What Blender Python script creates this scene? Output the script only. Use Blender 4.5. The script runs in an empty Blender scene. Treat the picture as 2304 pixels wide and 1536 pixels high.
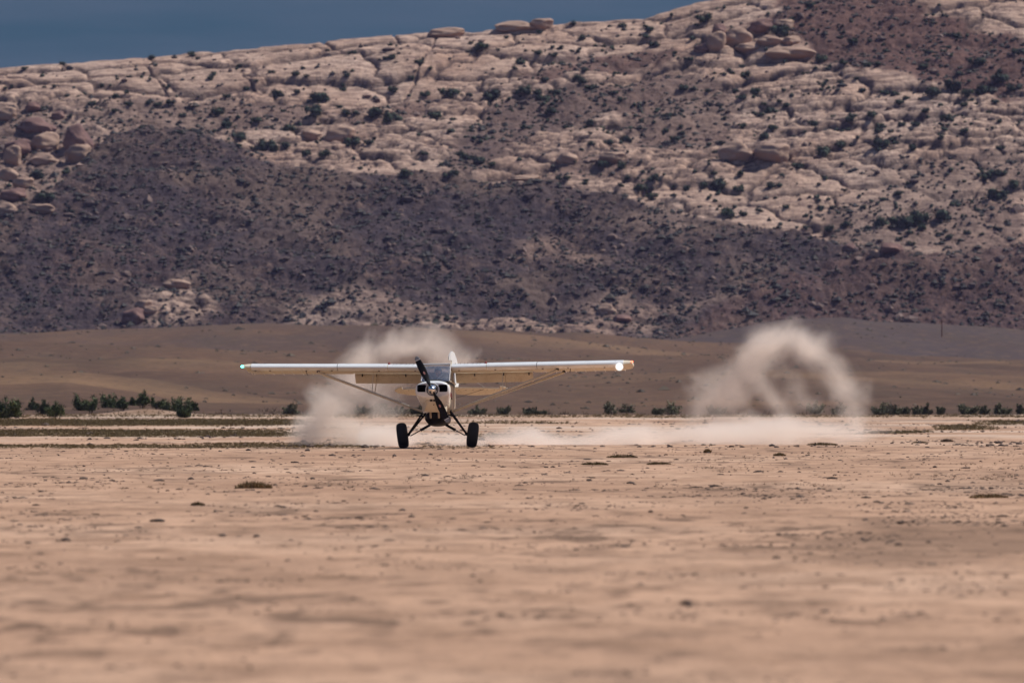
import bpy, bmesh, math, random
import numpy as np
from mathutils import Vector, Matrix

random.seed(7)
R = math.radians
scene = bpy.context.scene
COL = scene.collection

# ------------------------------------------------------------------ camera
EYE = 1.6                      # eye height above the plain
PPR = 25600.0                  # photograph pixels per unit of tangent (400 mm on 36 mm, 2304 px)
HZ = 877.0                     # row of the level horizon
FD = 312.0                     # distance to the aeroplane
cam_d = bpy.data.cameras.new('camera')
cam = bpy.data.objects.new('camera', cam_d)
COL.objects.link(cam)
cam_d.sensor_width = 36.0
cam_d.lens = 400.0
cam_d.clip_start = 1.0
cam_d.clip_end = 30000.0
cam_d.dof.use_dof = True
cam_d.dof.focus_distance = FD
cam_d.dof.aperture_fstop = 6.0
cam.location = (0, 0, EYE)
cam.rotation_euler = (R(90) + math.atan((HZ - 768) / PPR), 0, 0)
scene.camera = cam

# ------------------------------------------------------------------ light
SUN = Vector((0.56, 0.30, 0.80)).normalized()
world = bpy.data.worlds.new('World')
scene.world = world
world.use_nodes = True
wt = world.node_tree
wt.nodes.clear()
def wn(t, **k):
    n = wt.nodes.new(t)
    for a, b in k.items():
        setattr(n, a, b)
    return n
sky = wn('ShaderNodeTexSky')
sky.sky_type = 'NISHITA'
sky.sun_disc = False
sky.sun_elevation = math.asin(SUN.z)
sky.sun_rotation = math.atan2(SUN.x, SUN.y)
sky.altitude = 1500
sky.dust_density = 1.0
bg = wn('ShaderNodeBackground')
bg.inputs['Strength'].default_value = 0.085
tc = wn('ShaderNodeTexCoord')
sep = wn('ShaderNodeSeparateXYZ')
wt.links.new(tc.outputs['Generated'], sep.inputs[0])
# a bank of dark rain cloud standing all round the horizon, open sky above
mr = wn('ShaderNodeMapRange', interpolation_type='SMOOTHSTEP')
mr.inputs['From Min'].default_value = 0.10
mr.inputs['From Max'].default_value = 0.50
mr.inputs['To Min'].default_value = 1.0
mr.inputs['To Max'].default_value = 0.0
wt.links.new(sep.outputs['Z'], mr.inputs['Value'])
mp = wn('ShaderNodeMapping')
mp.inputs['Scale'].default_value = (14, 14, 150)
mp.inputs['Rotation'].default_value = (0, R(2.0), 0)
mp.inputs['Location'].default_value = (3.1, 0.4, 0.0)
wt.links.new(tc.outputs['Generated'], mp.inputs['Vector'])
ns = wn('ShaderNodeTexNoise')
ns.inputs['Scale'].default_value = 1.6
ns.inputs['Detail'].default_value = 3.0
wt.links.new(mp.outputs[0], ns.inputs['Vector'])
cr = wn('ShaderNodeValToRGB')
cr.color_ramp.elements[0].position = 0.30
cr.color_ramp.elements[0].color = (0.42, 1.05, 1.70, 1)
cr.color_ramp.elements[1].position = 0.72
cr.color_ramp.elements[1].color = (1.00, 1.45, 2.20, 1)
wt.links.new(ns.outputs['Fac'], cr.inputs['Fac'])
mx = wn('ShaderNodeMix', data_type='RGBA')
wt.links.new(mr.outputs[0], mx.inputs['Factor'])
wt.links.new(sky.outputs[0], mx.inputs[6])
wt.links.new(cr.outputs[0], mx.inputs[7])
wt.links.new(mx.outputs[2], bg.inputs['Color'])
wo = wn('ShaderNodeOutputWorld')
wt.links.new(bg.outputs[0], wo.inputs['Surface'])

sun_d = bpy.data.lights.new('sun', 'SUN')
sun_d.energy = 5.0
sun_d.angle = R(0.53)
sun_d.color = (1.0, 0.955, 0.90)
sun_o = bpy.data.objects.new('sun', sun_d)
COL.objects.link(sun_o)
sun_o.rotation_euler = SUN.to_track_quat('Z', 'Y').to_euler()
sun_o.location = (0, 0, 400)

scene.view_settings.view_transform = 'Standard'
scene.view_settings.look = 'None'
scene.view_settings.exposure = 0.0
scene.view_settings.gamma = 1.0
scene.view_settings.use_curve_mapping = False
scene.render.engine = 'CYCLES'
cy = scene.cycles
cy.use_denoising = True
try:
    cy.denoiser = 'OPENIMAGEDENOISE'
except Exception:
    pass
cy.max_bounces = 12
cy.diffuse_bounces = 3
cy.glossy_bounces = 3
cy.transmission_bounces = 6
cy.transparent_max_bounces = 12
cy.volume_bounces = 8
cy.volume_step_rate = 1.0
cy.volume_max_steps = 128
cy.caustics_reflective = False
cy.caustics_refractive = False

# ------------------------------------------------------------------ helpers
def PX(px, d):
    return (px - 1152.0) / PPR * d
def PZ(py, d):
    return EYE + (HZ - py) / PPR * d
def GD(py):                      # distance of a row on the flat plain
    return EYE * PPR / (py - HZ)

def tag(o, label=None, cat=None, group=None, kind=None):
    if label: o['label'] = label
    if cat: o['category'] = cat
    if group: o['group'] = group
    if kind: o['kind'] = kind
    return o

def empty(name, loc=(0, 0, 0)):
    o = bpy.data.objects.new(name, None)
    COL.objects.link(o)
    o.location = loc
    o.empty_display_size = 0.2
    return o

def mobj(name, verts, faces, mat, parent=None, smooth=False):
    me = bpy.data.meshes.new(name)
    me.from_pydata([tuple(v) for v in verts], [], faces)
    me.update()
    if smooth:
        me.polygons.foreach_set('use_smooth', [True] * len(me.polygons))
    o = bpy.data.objects.new(name, me)
    if isinstance(mat, (list, tuple)):
        for m in mat: me.materials.append(m)
    elif mat: me.materials.append(mat)
    COL.objects.link(o)
    if parent: o.parent = parent
    return o

def np_mesh(name, V, F, mat, smooth=True):
    """V (n,3), F (m,4) or (m,3) numpy arrays"""
    me = bpy.data.meshes.new(name)
    k = F.shape[1]
    me.vertices.add(len(V)); me.vertices.foreach_set('co', V.astype(np.float32).ravel())
    me.loops.add(F.size); me.loops.foreach_set('vertex_index', F.astype(np.int32).ravel())
    me.polygons.add(len(F))
    me.polygons.foreach_set('loop_start', np.arange(0, F.size, k, dtype=np.int32))
    me.polygons.foreach_set('loop_total', np.full(len(F), k, dtype=np.int32))
    me.polygons.foreach_set('use_smooth', np.full(len(F), smooth, dtype=bool))
    me.update(calc_edges=True)
    me.materials.append(mat)
    o = bpy.data.objects.new(name, me)
    COL.objects.link(o)
    return o

def attr(o, name, arr):
    a = o.data.attributes.new(name, 'FLOAT', 'POINT')
    a.data.foreach_set('value', arr.astype(np.float32).ravel())

class MB:
    """collects shapes into one mesh"""
    def __init__(s): s.v = []; s.f = []
    def add(s, v, f):
        n = len(s.v); s.v += [Vector(p) for p in v]; s.f += [tuple(i + n for i in q) for q in f]; return s
    def box(s, c, size, rot=None):
        x, y, z = [a / 2 for a in size]
        M = rot if rot is not None else Matrix.Identity(3)
        v = [Vector(c) + M @ Vector((a * x, b * y, g * z)) for a in (-1, 1) for b in (-1, 1) for g in (-1, 1)]
        return s.add(v, [(0, 1, 3, 2), (4, 6, 7, 5), (0, 4, 5, 1), (2, 3, 7, 6), (0, 2, 6, 4), (1, 5, 7, 3)])
    def tube(s, pts, rad, n=10, flat=1.0, cap=True):
        pts = [Vector(p) for p in pts]
        rads = rad if isinstance(rad, (list, tuple)) else [rad] * len(pts)
        rings = []
        up = Vector((0, 1, 0))
        for i, p in enumerate(pts):
            t = (pts[min(i + 1, len(pts) - 1)] - pts[max(i - 1, 0)]).normalized()
            u = up if abs(t.dot(up)) < 0.95 else Vector((1, 0, 0))
            a = (u - t * t.dot(u)).normalized(); b = t.cross(a)
            rings.append([p + a * (math.cos(2 * math.pi * k / n) * rads[i] * flat) + b * (math.sin(2 * math.pi * k / n) * rads[i]) for k in range(n)])
        return s.loft(rings, cap)
    def loft(s, rings, cap=True):
        n = len(rings[0]); v = [p for r in rings for p in r]; f = []
        for i in range(len(rings) - 1):
            for k in range(n):
                a = i * n + k; b = i * n + (k + 1) % n
                f.append((a, b, b + n, a + n))
        if cap:
            f.append(tuple(range(n - 1, -1, -1)))
            f.append(tuple((len(rings) - 1) * n + k for k in range(n)))
        return s.add(v, f)
    def lathe(s, prof, axis='y', n=28, c=(0, 0, 0), M=None):
        """prof: (pos along axis, radius)"""
        rings = []
        for a, r in prof:
            ring = []
            for k in range(n):
                t = 2 * math.pi * k / n
                p = {'y': Vector((r * math.cos(t), a, r * math.sin(t))), 'x': Vector((a, r * math.cos(t), r * math.sin(t))), 'z': Vector((r * math.cos(t), r * math.sin(t), a))}[axis]
                if M is not None: p = M @ p
                ring.append(p + Vector(c))
            rings.append(ring)
        return s.loft(rings)
    def sphere(s, c, r, n=12, m=8, sc=(1, 1, 1)):
        rings = []
        for i in range(m + 1):
            ph = math.pi * (i + 0.02) / (m + 0.04)
            rings.append([Vector(c) + Vector((r * sc[0] * math.sin(ph) * math.cos(2 * math.pi * k / n), r * sc[1] * math.sin(ph) * math.sin(2 * math.pi * k / n), -r * sc[2] * math.cos(ph))) for k in range(n)])
        return s.loft(rings)
    def build(s, name, mat, parent=None, smooth=True, angle=35):
        o = mobj(name, s.v, s.f, mat, parent)
        bm = bmesh.new(); bm.from_mesh(o.data)
        bmesh.ops.recalc_face_normals(bm, faces=bm.faces)
        if smooth:
            for f in bm.faces: f.smooth = True
            for e in bm.edges:
                if len(e.link_faces) == 2 and e.calc_face_angle(0) > R(angle): e.smooth = False
        bm.to_mesh(o.data); bm.free()
        return o

# ---- numpy noise
def _hash(ix, iy, seed):
    h = (ix.astype(np.int64) * 374761393 + iy.astype(np.int64) * 668265263 + seed * 1442695041) & 0xFFFFFFFF
    h = ((h ^ (h >> 13)) * 1274126177) & 0xFFFFFFFF
    h = (h ^ (h >> 16)) & 0xFFFFFFFF
    return h
def perlin(x, y, seed=0):
    x0 = np.floor(x); y0 = np.floor(y); fx = x - x0; fy = y - y0
    u = fx * fx * fx * (fx * (fx * 6 - 15) + 10); v = fy * fy * fy * (fy * (fy * 6 - 15) + 10)
    def g(ix, iy, dx, dy):
        a = _hash(ix, iy, seed) * (2 * math.pi / 4294967296.0)
        return np.cos(a) * dx + np.sin(a) * dy
    n00 = g(x0, y0, fx, fy); n10 = g(x0 + 1, y0, fx - 1, fy)
    n01 = g(x0, y0 + 1, fx, fy - 1); n11 = g(x0 + 1, y0 + 1, fx - 1, fy - 1)
    return ((n00 * (1 - u) + n10 * u) * (1 - v) + (n01 * (1 - u) + n11 * u) * v) * 1.5
def fbm(x, y, octv=4, seed=0, gain=0.5):
    s = 0; a = 1.0; t = 0
    for i in range(octv):
        s = s + a * perlin(x * 2 ** i, y * 2 ** i, seed + i * 17); t += a; a *= gain
    return s / t
def ridged(x, y, octv=4, seed=0):
    s = 0; a = 1.0; t = 0
    for i in range(octv):
        s = s + a * (1 - 2 * np.abs(perlin(x * 2 ** i, y * 2 ** i, seed + i * 13))); t += a; a *= 0.5
    return s / t
def worley(x, y, seed=0, jit=0.9):
    x0 = np.floor(x); y0 = np.floor(y)
    f1 = np.full(x.shape, 9.0); f2 = np.full(x.shape, 9.0); cid = np.zeros(x.shape); ccy = np.zeros(x.shape)
    for dx in (-1, 0, 1):
        for dy in (-1, 0, 1):
            ix = x0 + dx; iy = y0 + dy
            h = _hash(ix, iy, seed); h2 = _hash(ix, iy, seed + 91)
            cx = ix + 0.5 + jit * (h / 4294967296.0 - 0.5); cyy = iy + 0.5 + jit * (h2 / 4294967296.0 - 0.5)
            d = np.hypot(x - cx, y - cyy)
            m = d < f1
            f2 = np.where(m, f1, np.minimum(f2, d))
            cid = np.where(m, (h % 1024) / 1024.0, cid); ccy = np.where(m, cyy, ccy)
            f1 = np.where(m, d, f1)
    return f1, f2, cid, ccy
def sst(a, b, x):
    t = np.clip((x - a) / (b - a), 0, 1); return t * t * (3 - 2 * t)
def interp(pts, x):
    p = np.array(pts, float); return np.interp(x, p[:, 0], p[:, 1])
def inpoly(poly, px, py):
    res = np.zeros(px.shape, bool); n = len(poly); j = n - 1
    for i in range(n):
        xi, yi = poly[i]; xj, yj = poly[j]
        if yi != yj:
            c = ((yi > py) != (yj > py)) & (px < (xj - xi) * (py - yi) / (yj - yi) + xi)
            res ^= c
        j = i
    return res
def blur(a, r0, r1):
    for ax, r in ((0, r0), (1, r1)):
        for _ in range(2):
            c = np.cumsum(np.pad(a, [(r + 1, r) if i == ax else (0, 0) for i in range(2)], mode='edge'), axis=ax)
            n = a.shape[ax]
            a = (np.take(c, range(2 * r + 1, 2 * r + 1 + n), axis=ax) - np.take(c, range(0, n), axis=ax)) / (2 * r + 1)
    return a

# ------------------------------------------------------------------ materials
class NT:
    def __init__(s, name):
        s.m = bpy.data.materials.new(name); s.m.use_nodes = True
        s.t = s.m.node_tree; s.t.nodes.clear()
        s.out = s.n('ShaderNodeOutputMaterial')
    def n(s, t, **k):
        x = s.t.nodes.new(t)
        for a, b in k.items(): setattr(x, a, b)
        return x
    def l(s, a, b): s.t.links.new(a, b)
    def coord(s, scale=(1, 1, 1), out='Object'):
        c = s.n('ShaderNodeTexCoord'); m = s.n('ShaderNodeMapping'); m.inputs['Scale'].default_value = scale
        s.l(c.outputs[out], m.inputs['Vector']); return m.outputs[0]
    def noise(s, vec, scale, detail=4, rough=0.55):
        x = s.n('ShaderNodeTexNoise'); x.inputs['Scale'].default_value = scale
        x.inputs['Detail'].default_value = detail; x.inputs['Roughness'].default_value = rough
        if vec: s.l(vec, x.inputs['Vector'])
        return x.outputs['Fac']
    def attr(s, name):
        a = s.n('ShaderNodeAttribute'); a.attribute_name = name; return a.outputs['Fac']
    def ramp(s, fac, stops):
        r = s.n('ShaderNodeValToRGB'); e = r.color_ramp.elements
        while len(e) < len(stops): e.new(0.5)
        for i, (p, c) in enumerate(stops):
            e[i].position = p; e[i].color = (*c, 1) if len(c) == 3 else c
        s.l(fac, r.inputs['Fac']); return r.outputs[0]
    def mix(s, fac, a, b, mode='MIX'):
        x = s.n('ShaderNodeMix', data_type='RGBA', blend_type=mode)
        for v, i in ((fac, 0), (a, 6), (b, 7)):
            if hasattr(v, 'is_linked'): s.l(v, x.inputs[i])
            elif i == 0: x.inputs[0].default_value = v
            else: x.inputs[i].default_value = (*v, 1)
        return x.outputs[2]
    def math(s, op, a, b=None, clamp=False):
        x = s.n('ShaderNodeMath', operation=op, use_clamp=clamp)
        for v, i in ((a, 0), (b, 1)):
            if v is None: continue
            if hasattr(v, 'is_linked'): s.l(v, x.inputs[i])
            else: x.inputs[i].default_value = v
        return x.outputs[0]
    def rng(s, v, a, b, c=0.0, d=1.0, smooth=False):
        x = s.n('ShaderNodeMapRange')
        if smooth: x.interpolation_type = 'SMOOTHSTEP'
        s.l(v, x.inputs[0])
        for i, q in enumerate((a, b, c, d)): x.inputs[i + 1].default_value = q
        return x.outputs[0]
    def bump(s, h, dist, strength=1.0):
        x = s.n('ShaderNodeBump'); x.inputs['Distance'].default_value = dist; x.inputs['Strength'].default_value = strength
        s.l(h, x.inputs['Height']); return x.outputs[0]
    def bsdf(s, color, rough=0.8, normal=None, metal=0.0, **k):
        b = s.n('ShaderNodeBsdfPrincipled')
        if hasattr(color, 'is_linked'): s.l(color, b.inputs['Base Color'])
        else: b.inputs['Base Color'].default_value = (*color, 1)
        if hasattr(rough, 'is_linked'): s.l(rough, b.inputs['Roughness'])
        else: b.inputs['Roughness'].default_value = rough
        b.inputs['Metallic'].default_value = metal
        if normal is not None: s.l(normal, b.inputs['Normal'])
        for a, v in k.items(): b.inputs[a.replace('_', ' ')].default_value = v
        s.l(b.outputs[0], s.out.inputs['Surface'])
        return s.m

def simple(name, col, rough=0.5, metal=0.0, var=0.12, scale=6.0, bumpd=0.0, **k):
    t = NT(name); c = t.coord()
    n = t.noise(c, scale, 5)
    a = tuple(x * (1 - var) for x in col); b = tuple(min(1, x * (1 + var)) for x in col)
    cc = t.ramp(n, [(0.3, a), (0.7, b)])
    nr = t.bump(t.noise(c, scale * 6, 3), bumpd) if bumpd else None
    return t.bsdf(cc, t.rng(n, 0.3, 0.7, max(0, rough - 0.06), min(1, rough + 0.06)), nr, metal, **k)

# mountain rock
def mat_mountain():
    t = NT('slickrock')
    c1 = t.coord((1, 0.6, 1)); cz = t.coord((0.25, 0.25, 2.2))
    big = t.noise(c1, 0.035, 5, 0.6); mid = t.noise(c1, 0.35, 6, 0.65); fine = t.noise(c1, 1.6, 4, 0.7)
    strat = t.noise(cz, 0.9, 5, 0.6)
    pale = t.ramp(big, [(0.32, (0.47, 0.300, 0.215)), (0.52, (0.56, 0.385, 0.290)), (0.70, (0.61, 0.44, 0.35))])
    pale = t.mix(t.rng(mid, 0.35, 0.75, 0.0, 0.5), pale, (0.27, 0.175, 0.14))
    pale = t.mix(t.rng(strat, 0.49, 0.60, 0.0, 0.7), pale, (0.19, 0.120, 0.098))
    med = t.noise(t.coord((1, 0.3, 1)), 0.07, 6, 0.62)
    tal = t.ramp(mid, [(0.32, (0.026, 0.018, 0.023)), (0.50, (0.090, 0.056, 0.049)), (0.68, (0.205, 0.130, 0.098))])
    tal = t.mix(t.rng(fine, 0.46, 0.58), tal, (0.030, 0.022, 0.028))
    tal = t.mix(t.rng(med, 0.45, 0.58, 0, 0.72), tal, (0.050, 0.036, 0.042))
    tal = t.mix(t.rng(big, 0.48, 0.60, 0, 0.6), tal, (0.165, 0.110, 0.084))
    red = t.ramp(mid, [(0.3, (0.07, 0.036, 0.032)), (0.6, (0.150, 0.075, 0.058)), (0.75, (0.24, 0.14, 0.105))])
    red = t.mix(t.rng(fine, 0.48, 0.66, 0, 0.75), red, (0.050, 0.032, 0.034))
    tal = t.mix(t.math('MULTIPLY', t.attr('dark_belt'), 0.8), tal, t.mix(t.rng(mid, 0.4, 0.6), (0.030, 0.023, 0.033), (0.066, 0.047, 0.050)))
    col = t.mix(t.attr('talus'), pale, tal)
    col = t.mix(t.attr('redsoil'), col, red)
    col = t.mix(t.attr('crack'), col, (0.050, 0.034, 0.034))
    h = t.math('ADD', t.math('MULTIPLY', mid, 1.2), t.math('MULTIPLY', fine, 0.5))
    return t.bsdf(col, 0.93, t.bump(h, 1.1, 0.8), Specular_IOR_Level=0.15)

def mat_foothill():
    t = NT('dry_hillside')
    c = t.coord((1, 0.16, 1)); c2 = t.coord((1, 0.5, 1))
    big = t.noise(c, 0.018, 5, 0.55); mid = t.noise(c, 0.12, 5, 0.6); fine = t.noise(c2, 1.1, 4, 0.7)
    col = t.ramp(big, [(0.34, (0.064, 0.037, 0.026)), (0.50, (0.100, 0.057, 0.038)), (0.66, (0.155, 0.086, 0.050))])
    col = t.mix(t.attr('grey'), col, (0.068, 0.049, 0.048))
    col = t.mix(t.attr('ochre'), col, (0.225, 0.135, 0.075))
    col = t.mix(t.rng(mid, 0.45, 0.72, 0, 0.45), col, (0.080, 0.058, 0.040))
    col = t.mix(t.rng(fine, 0.50, 0.66, 0, 0.6), col, (0.050, 0.038, 0.031))
    f2 = t.noise(t.coord((1, 0.4, 1)), 0.35, 5, 0.65)
    col = t.mix(t.rng(f2, 0.50, 0.68, 0, 0.35), col, (0.19, 0.112, 0.070))
    return t.bsdf(col, 0.95, t.bump(fine, 0.25, 0.6), Specular_IOR_Level=0.1)

def mat_sand():
    t = NT('playa_sand')
    c = t.coord()
    big = t.noise(t.coord((1, 0.30, 1)), 0.10, 4, 0.55); mid = t.noise(t.coord((1, 0.35, 1)), 0.8, 5, 0.62)
    fine = t.noise(c, 9.0, 5, 0.65); vf = t.noise(c, 45.0, 3, 0.6)
    col = t.ramp(big, [(0.32, (0.360, 0.210, 0.134)), (0.50, (0.470, 0.288, 0.190)), (0.68, (0.550, 0.358, 0.248))])
    col = t.mix(t.rng(mid, 0.45, 0.66, 0, 0.8), col, (0.255, 0.148, 0.092))
    col = t.mix(t.rng(fine, 0.56, 0.74, 0, 0.5), col, (0.25, 0.165, 0.125))
    col = t.mix(t.rng(vf, 0.45, 0.8, 0, 0.25), col, (0.55, 0.40, 0.30))
    col = t.mix(t.attr('litter'), col, (0.13, 0.078, 0.052))
    col = t.mix(t.attr('white'), col, (0.60, 0.47, 0.38))
    col = t.mix(t.attr('green'), col, (0.150, 0.108, 0.055))
    h = t.math('ADD', fine, t.math('MULTIPLY', mid, 3.0))
    return t.bsdf(col, 0.95, t.bump(h, 0.05, 0.7), Specular_IOR_Level=0.15)

def mat_leafy(name, cols, scale=2.0, trans=0.0):
    t = NT(name); c = t.coord()
    oi = t.n('ShaderNodeObjectInfo')
    n = t.noise(c, scale, 3, 0.6)
    g = t.n('ShaderNodeNewGeometry')
    f = t.math('ADD', t.math('MULTIPLY', n, 0.6), t.math('MULTIPLY', g.outputs['Random Per Island'], 0.4))
    f = t.math('ADD', f, t.math('MULTIPLY', t.math('SUBTRACT', oi.outputs['Random'], 0.5), 0.25))
    col = t.ramp(f, [(0.25, cols[0]), (0.5, cols[1]), (0.75, cols[2])])
    return t.bsdf(col, 0.8, Specular_IOR_Level=0.2)

M_mtn = mat_mountain(); M_foot = mat_foothill(); M_sand = mat_sand()
M_juniper = mat_leafy('juniper_foliage', [(0.012, 0.024, 0.018), (0.024, 0.042, 0.026), (0.045, 0.065, 0.036)], 0.8)
M_scrub = mat_leafy('scrub', [(0.022, 0.023, 0.024), (0.040, 0.038, 0.034), (0.075, 0.062, 0.048)], 0.6)
M_bush = mat_leafy('greasewood_foliage', [(0.040, 0.060, 0.028), (0.095, 0.130, 0.055), (0.19, 0.21, 0.10)], 2.0)
M_bush2 = mat_leafy('hazed_foliage', [(0.11, 0.105, 0.070), (0.18, 0.18, 0.11), (0.26, 0.25, 0.155)], 2.0)  # paler greens: dust and heat haze in the air painted into the leaves
M_twig = simple('twig_bark', (0.10, 0.075, 0.06), 0.85)
M_grass = mat_leafy('low_grass', [(0.13, 0.098, 0.044), (0.21, 0.150, 0.068), (0.32, 0.205, 0.105)], 0.9)
M_drygrass = mat_leafy('dead_weed', [(0.13, 0.085, 0.06), (0.20, 0.145, 0.10), (0.30, 0.22, 0.15)], 1.5)
M_clod = mat_leafy('dirt_clod', [(0.045, 0.030, 0.027), (0.095, 0.063, 0.050), (0.20, 0.135, 0.10)], 0.6)
M_rock = mat_leafy('rubble_rock', [(0.09, 0.062, 0.058), (0.18, 0.12, 0.10), (0.34, 0.23, 0.185)], 0.25)
def mat_boulder(name, a, b, c3):
    t = NT(name); c = t.coord((1, 1, 1.8))
    n = t.noise(c, 0.35, 6, 0.65); f = t.noise(c, 2.2, 4, 0.6)
    col = t.ramp(n, [(0.3, a), (0.5, b), (0.7, c3)])
    return t.bsdf(t.mix(t.rng(f, 0.5, 0.8, 0, 0.4), col, a), 0.92, t.bump(t.math('ADD', n, f), 0.5, 0.6), Specular_IOR_Level=0.15)
M_boulder = mat_boulder('pale_boulder', (0.24, 0.155, 0.120), (0.39, 0.260, 0.195), (0.45, 0.315, 0.245))
M_boulder2 = mat_boulder('varnished_boulder', (0.09, 0.05, 0.05), (0.19, 0.11, 0.095), (0.33, 0.20, 0.16))

# ------------------------------------------------------------------ the plain
LITTER = [  # (px, row, half width px, half height rows, strength) darker trampled litter on the sand
    (2150, 1225, 330, 60, 0.55), (700, 1200, 420, 26, 0.16), (300, 1290, 420, 45, 0.22), (1650, 1110, 260, 22, 0.30), (2230, 1090, 180, 30, 0.35),
    (1500, 1300, 500, 22, 0.16), (150, 1460, 90, 12, 0.40), (2050, 1387, 60, 8, 0.45), (1550, 1362, 30, 8, 0.50), (2265, 1380, 30, 8, 0.4),
    (1260, 1440, 90, 9, 0.28), (1740, 1500, 40, 16, 0.30), (1350, 1515, 80, 12, 0.26), (1900, 1470, 120, 14, 0.18), (2170, 1330, 60, 16, 0.25),
    (200, 1330, 160, 14, 0.28), (1010, 1480, 160, 10, 0.15), (450, 1080, 200, 6, 0.16), (1660, 1250, 220, 14, 0.25), (600, 1320, 300, 16, 0.15)]
# grass bands: (x0, x1, row top, row bottom, feather, strength)
GREEN = [(-400, 700, 944, 958, 0.9), (-400, 690, 969, 981, 0.9), (-300, 470, 974, 981, .9), (-200, 880, 1001, 1007, 0.75), (960, 1300, 948, 953, 0.35),
         (1060, 1260, 976, 986, 0.4), (400, 1010, 996, 1001, 0.35), (1940, 2110, 970, 976, 0.7), (2080, 2240, 958, 966, 0.8), (2150, 2500, 947, 954, 0.8),
         (-300, 2600, 934, 938, 0.5), (900, 1150, 1004, 1008, .3)]
def green_mask(px, py, x):
    g = np.zeros(px.shape)
    wob = fbm(px / 170.0, py / 9.0, 3, 5) * 5
    for x0, x1, r0, r1, s in GREEN:
        w = (x1 - x0); e = min(90, w * 0.3)
        m = sst(x0 - 10, x0 + e, px + wob * 14) * (1 - sst(x1 - e, x1 + 20, px + wob * 14))
        m = m * sst(r0 - 3, r0 + 2, py + wob * 0.5) * (1 - sst(r1 - 2, r1 + 3, py + wob * 0.5))
        g = np.maximum(g, m * s)
    return g
def ground_z(x, d):
    r = sst(30, 60, d) * 0 + 1.0
    z = 0.035 * fbm(x / 5.0, d / 9.0, 4, 3) + 0.030 * fbm(x / 0.9, d / 1.5, 4, 4, 0.6) * (1 - sst(200, 900, d))
    z = z + 0.05 * fbm(x / 30.0, d / 45.0, 2, 9) * r + 0.022 * fbm(x / 5.0, d / 1.6, 3, 15) * (1 - sst(250, 500, d))
    z = z + 0.035 * np.abs(fbm(x / 0.8, d / 1.1, 3, 19)) * (1 - sst(90, 180, d))
    # sandy bank in front of the far bushes
    px = 1152 + PPR * x / np.maximum(d, 1)
    z = z + 0.75 * np.exp(-((px - 330) / 85.0) ** 2) * np.exp(-((d - 760) / 28.0) ** 2)
    z = z * np.clip(np.abs(d) / 20.0 + 0.2, 0, 1)
    # flat where the wheels stand
    k = np.exp(-(((d - FD) / 5.0) ** 2) - ((x + 2.0) / 3.0) ** 2)
    z = z * (1 - 0.9 * k)
    return z

def build_ground():
    u = np.concatenate([-1 - np.geomspace(0.03, 90, 26)[::-1], np.linspace(-1, 1, 351), 1 + np.geomspace(0.03, 90, 26)])
    d = [-600.0, -300.0, -100.0, -30.0, 0.0, 10.0, 20.0, 28.0, 34.0]
    while d[-1] < 745: d.append(d[-1] + max(0.22, d[-1] * d[-1] / (EYE * 11378.0) * 0.34 if d[-1] < 400 else 1.5))
    d = np.array(d)
    U, D = np.meshgrid(u, d)
    X = U * (np.abs(D) * 0.048 + 3.0)
    X = np.where(np.abs(U) > 1, np.sign(U) * (np.abs(X) + (np.abs(U) - 1) * 18), X)
    Z = ground_z(X, D) - sst(735, 745, D) * 0.5
    n0, n1 = U.shape
    idx = np.arange(n0 * n1).reshape(n0, n1)
    F = np.stack([idx[:-1, :-1], idx[:-1, 1:], idx[1:, 1:], idx[1:, :-1]], -1).reshape(-1, 4)
    o = np_mesh('ground', np.stack([X, D, Z], -1).reshape(-1, 3), F, M_sand)
    Dp = np.maximum(D, 5)
    px = 1152 + PPR * X / Dp; py = HZ + PPR * EYE / Dp
    L = np.zeros(px.shape)
    wob = fbm(X / 1.3, D / 7.0, 4, 31)
    for a, b, w, h, s in LITTER:
        q = ((px - a) / w) ** 2 + ((py - b) / h) ** 2
        L = np.maximum(L, s * np.clip(1.25 - q + wob * 1.6, 0, 1) * (q < 3))
    spots = np.clip(fbm(X / 0.55, D / 3.6, 4, 77) * 3.2 - 0.55, 0, 1) * 0.55
    spots = spots + 0.30 * sst(0.0, 0.5, fbm(X / 5.0, D / 14.0, 4, 78)) * (1 - sst(300, 420, D))
    spots = spots + 0.85 * sst(0.10, 0.42, fbm(X / 1.3, D / 4.5, 4, 79)) * (1 - sst(330, 420, D))
    spots = spots + 0.85 * sst(0.12, 0.4, fbm(X / 0.35, D / 1.8, 3, 80)) * (1 - sst(100, 200, D))  # near blotches: shade of small mounds, painted in with the litter
    L = np.maximum(L, 0.75 * sst(0.0, 0.35, fbm(X / 9.0, D / 16.0, 4, 85)) * sst(380, 430, D))
    mound = np.exp(-((px - 330) / 90.0) ** 2) * sst(705, 720, D); L = np.maximum(L, 0.55 * mound)
    L = np.clip(np.maximum(L, spots * (0.35 + 0.65 * sst(-0.2, 0.25, fbm(X / 12, D / 30, 2, 12)))), 0, 0.8)
    attr(o, 'litter', L)
    attr(o, 'green', green_mask(px, py, X) * 0.9)
    attr(o, 'white', sst(-0.12, 0.25, fbm(X / 15.0, D / 25.0, 3, 8)) * sst(300, 420, D) * 0.6 * (1 - mound))
    tag(o, kind='structure')
    return o
build_ground()

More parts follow.
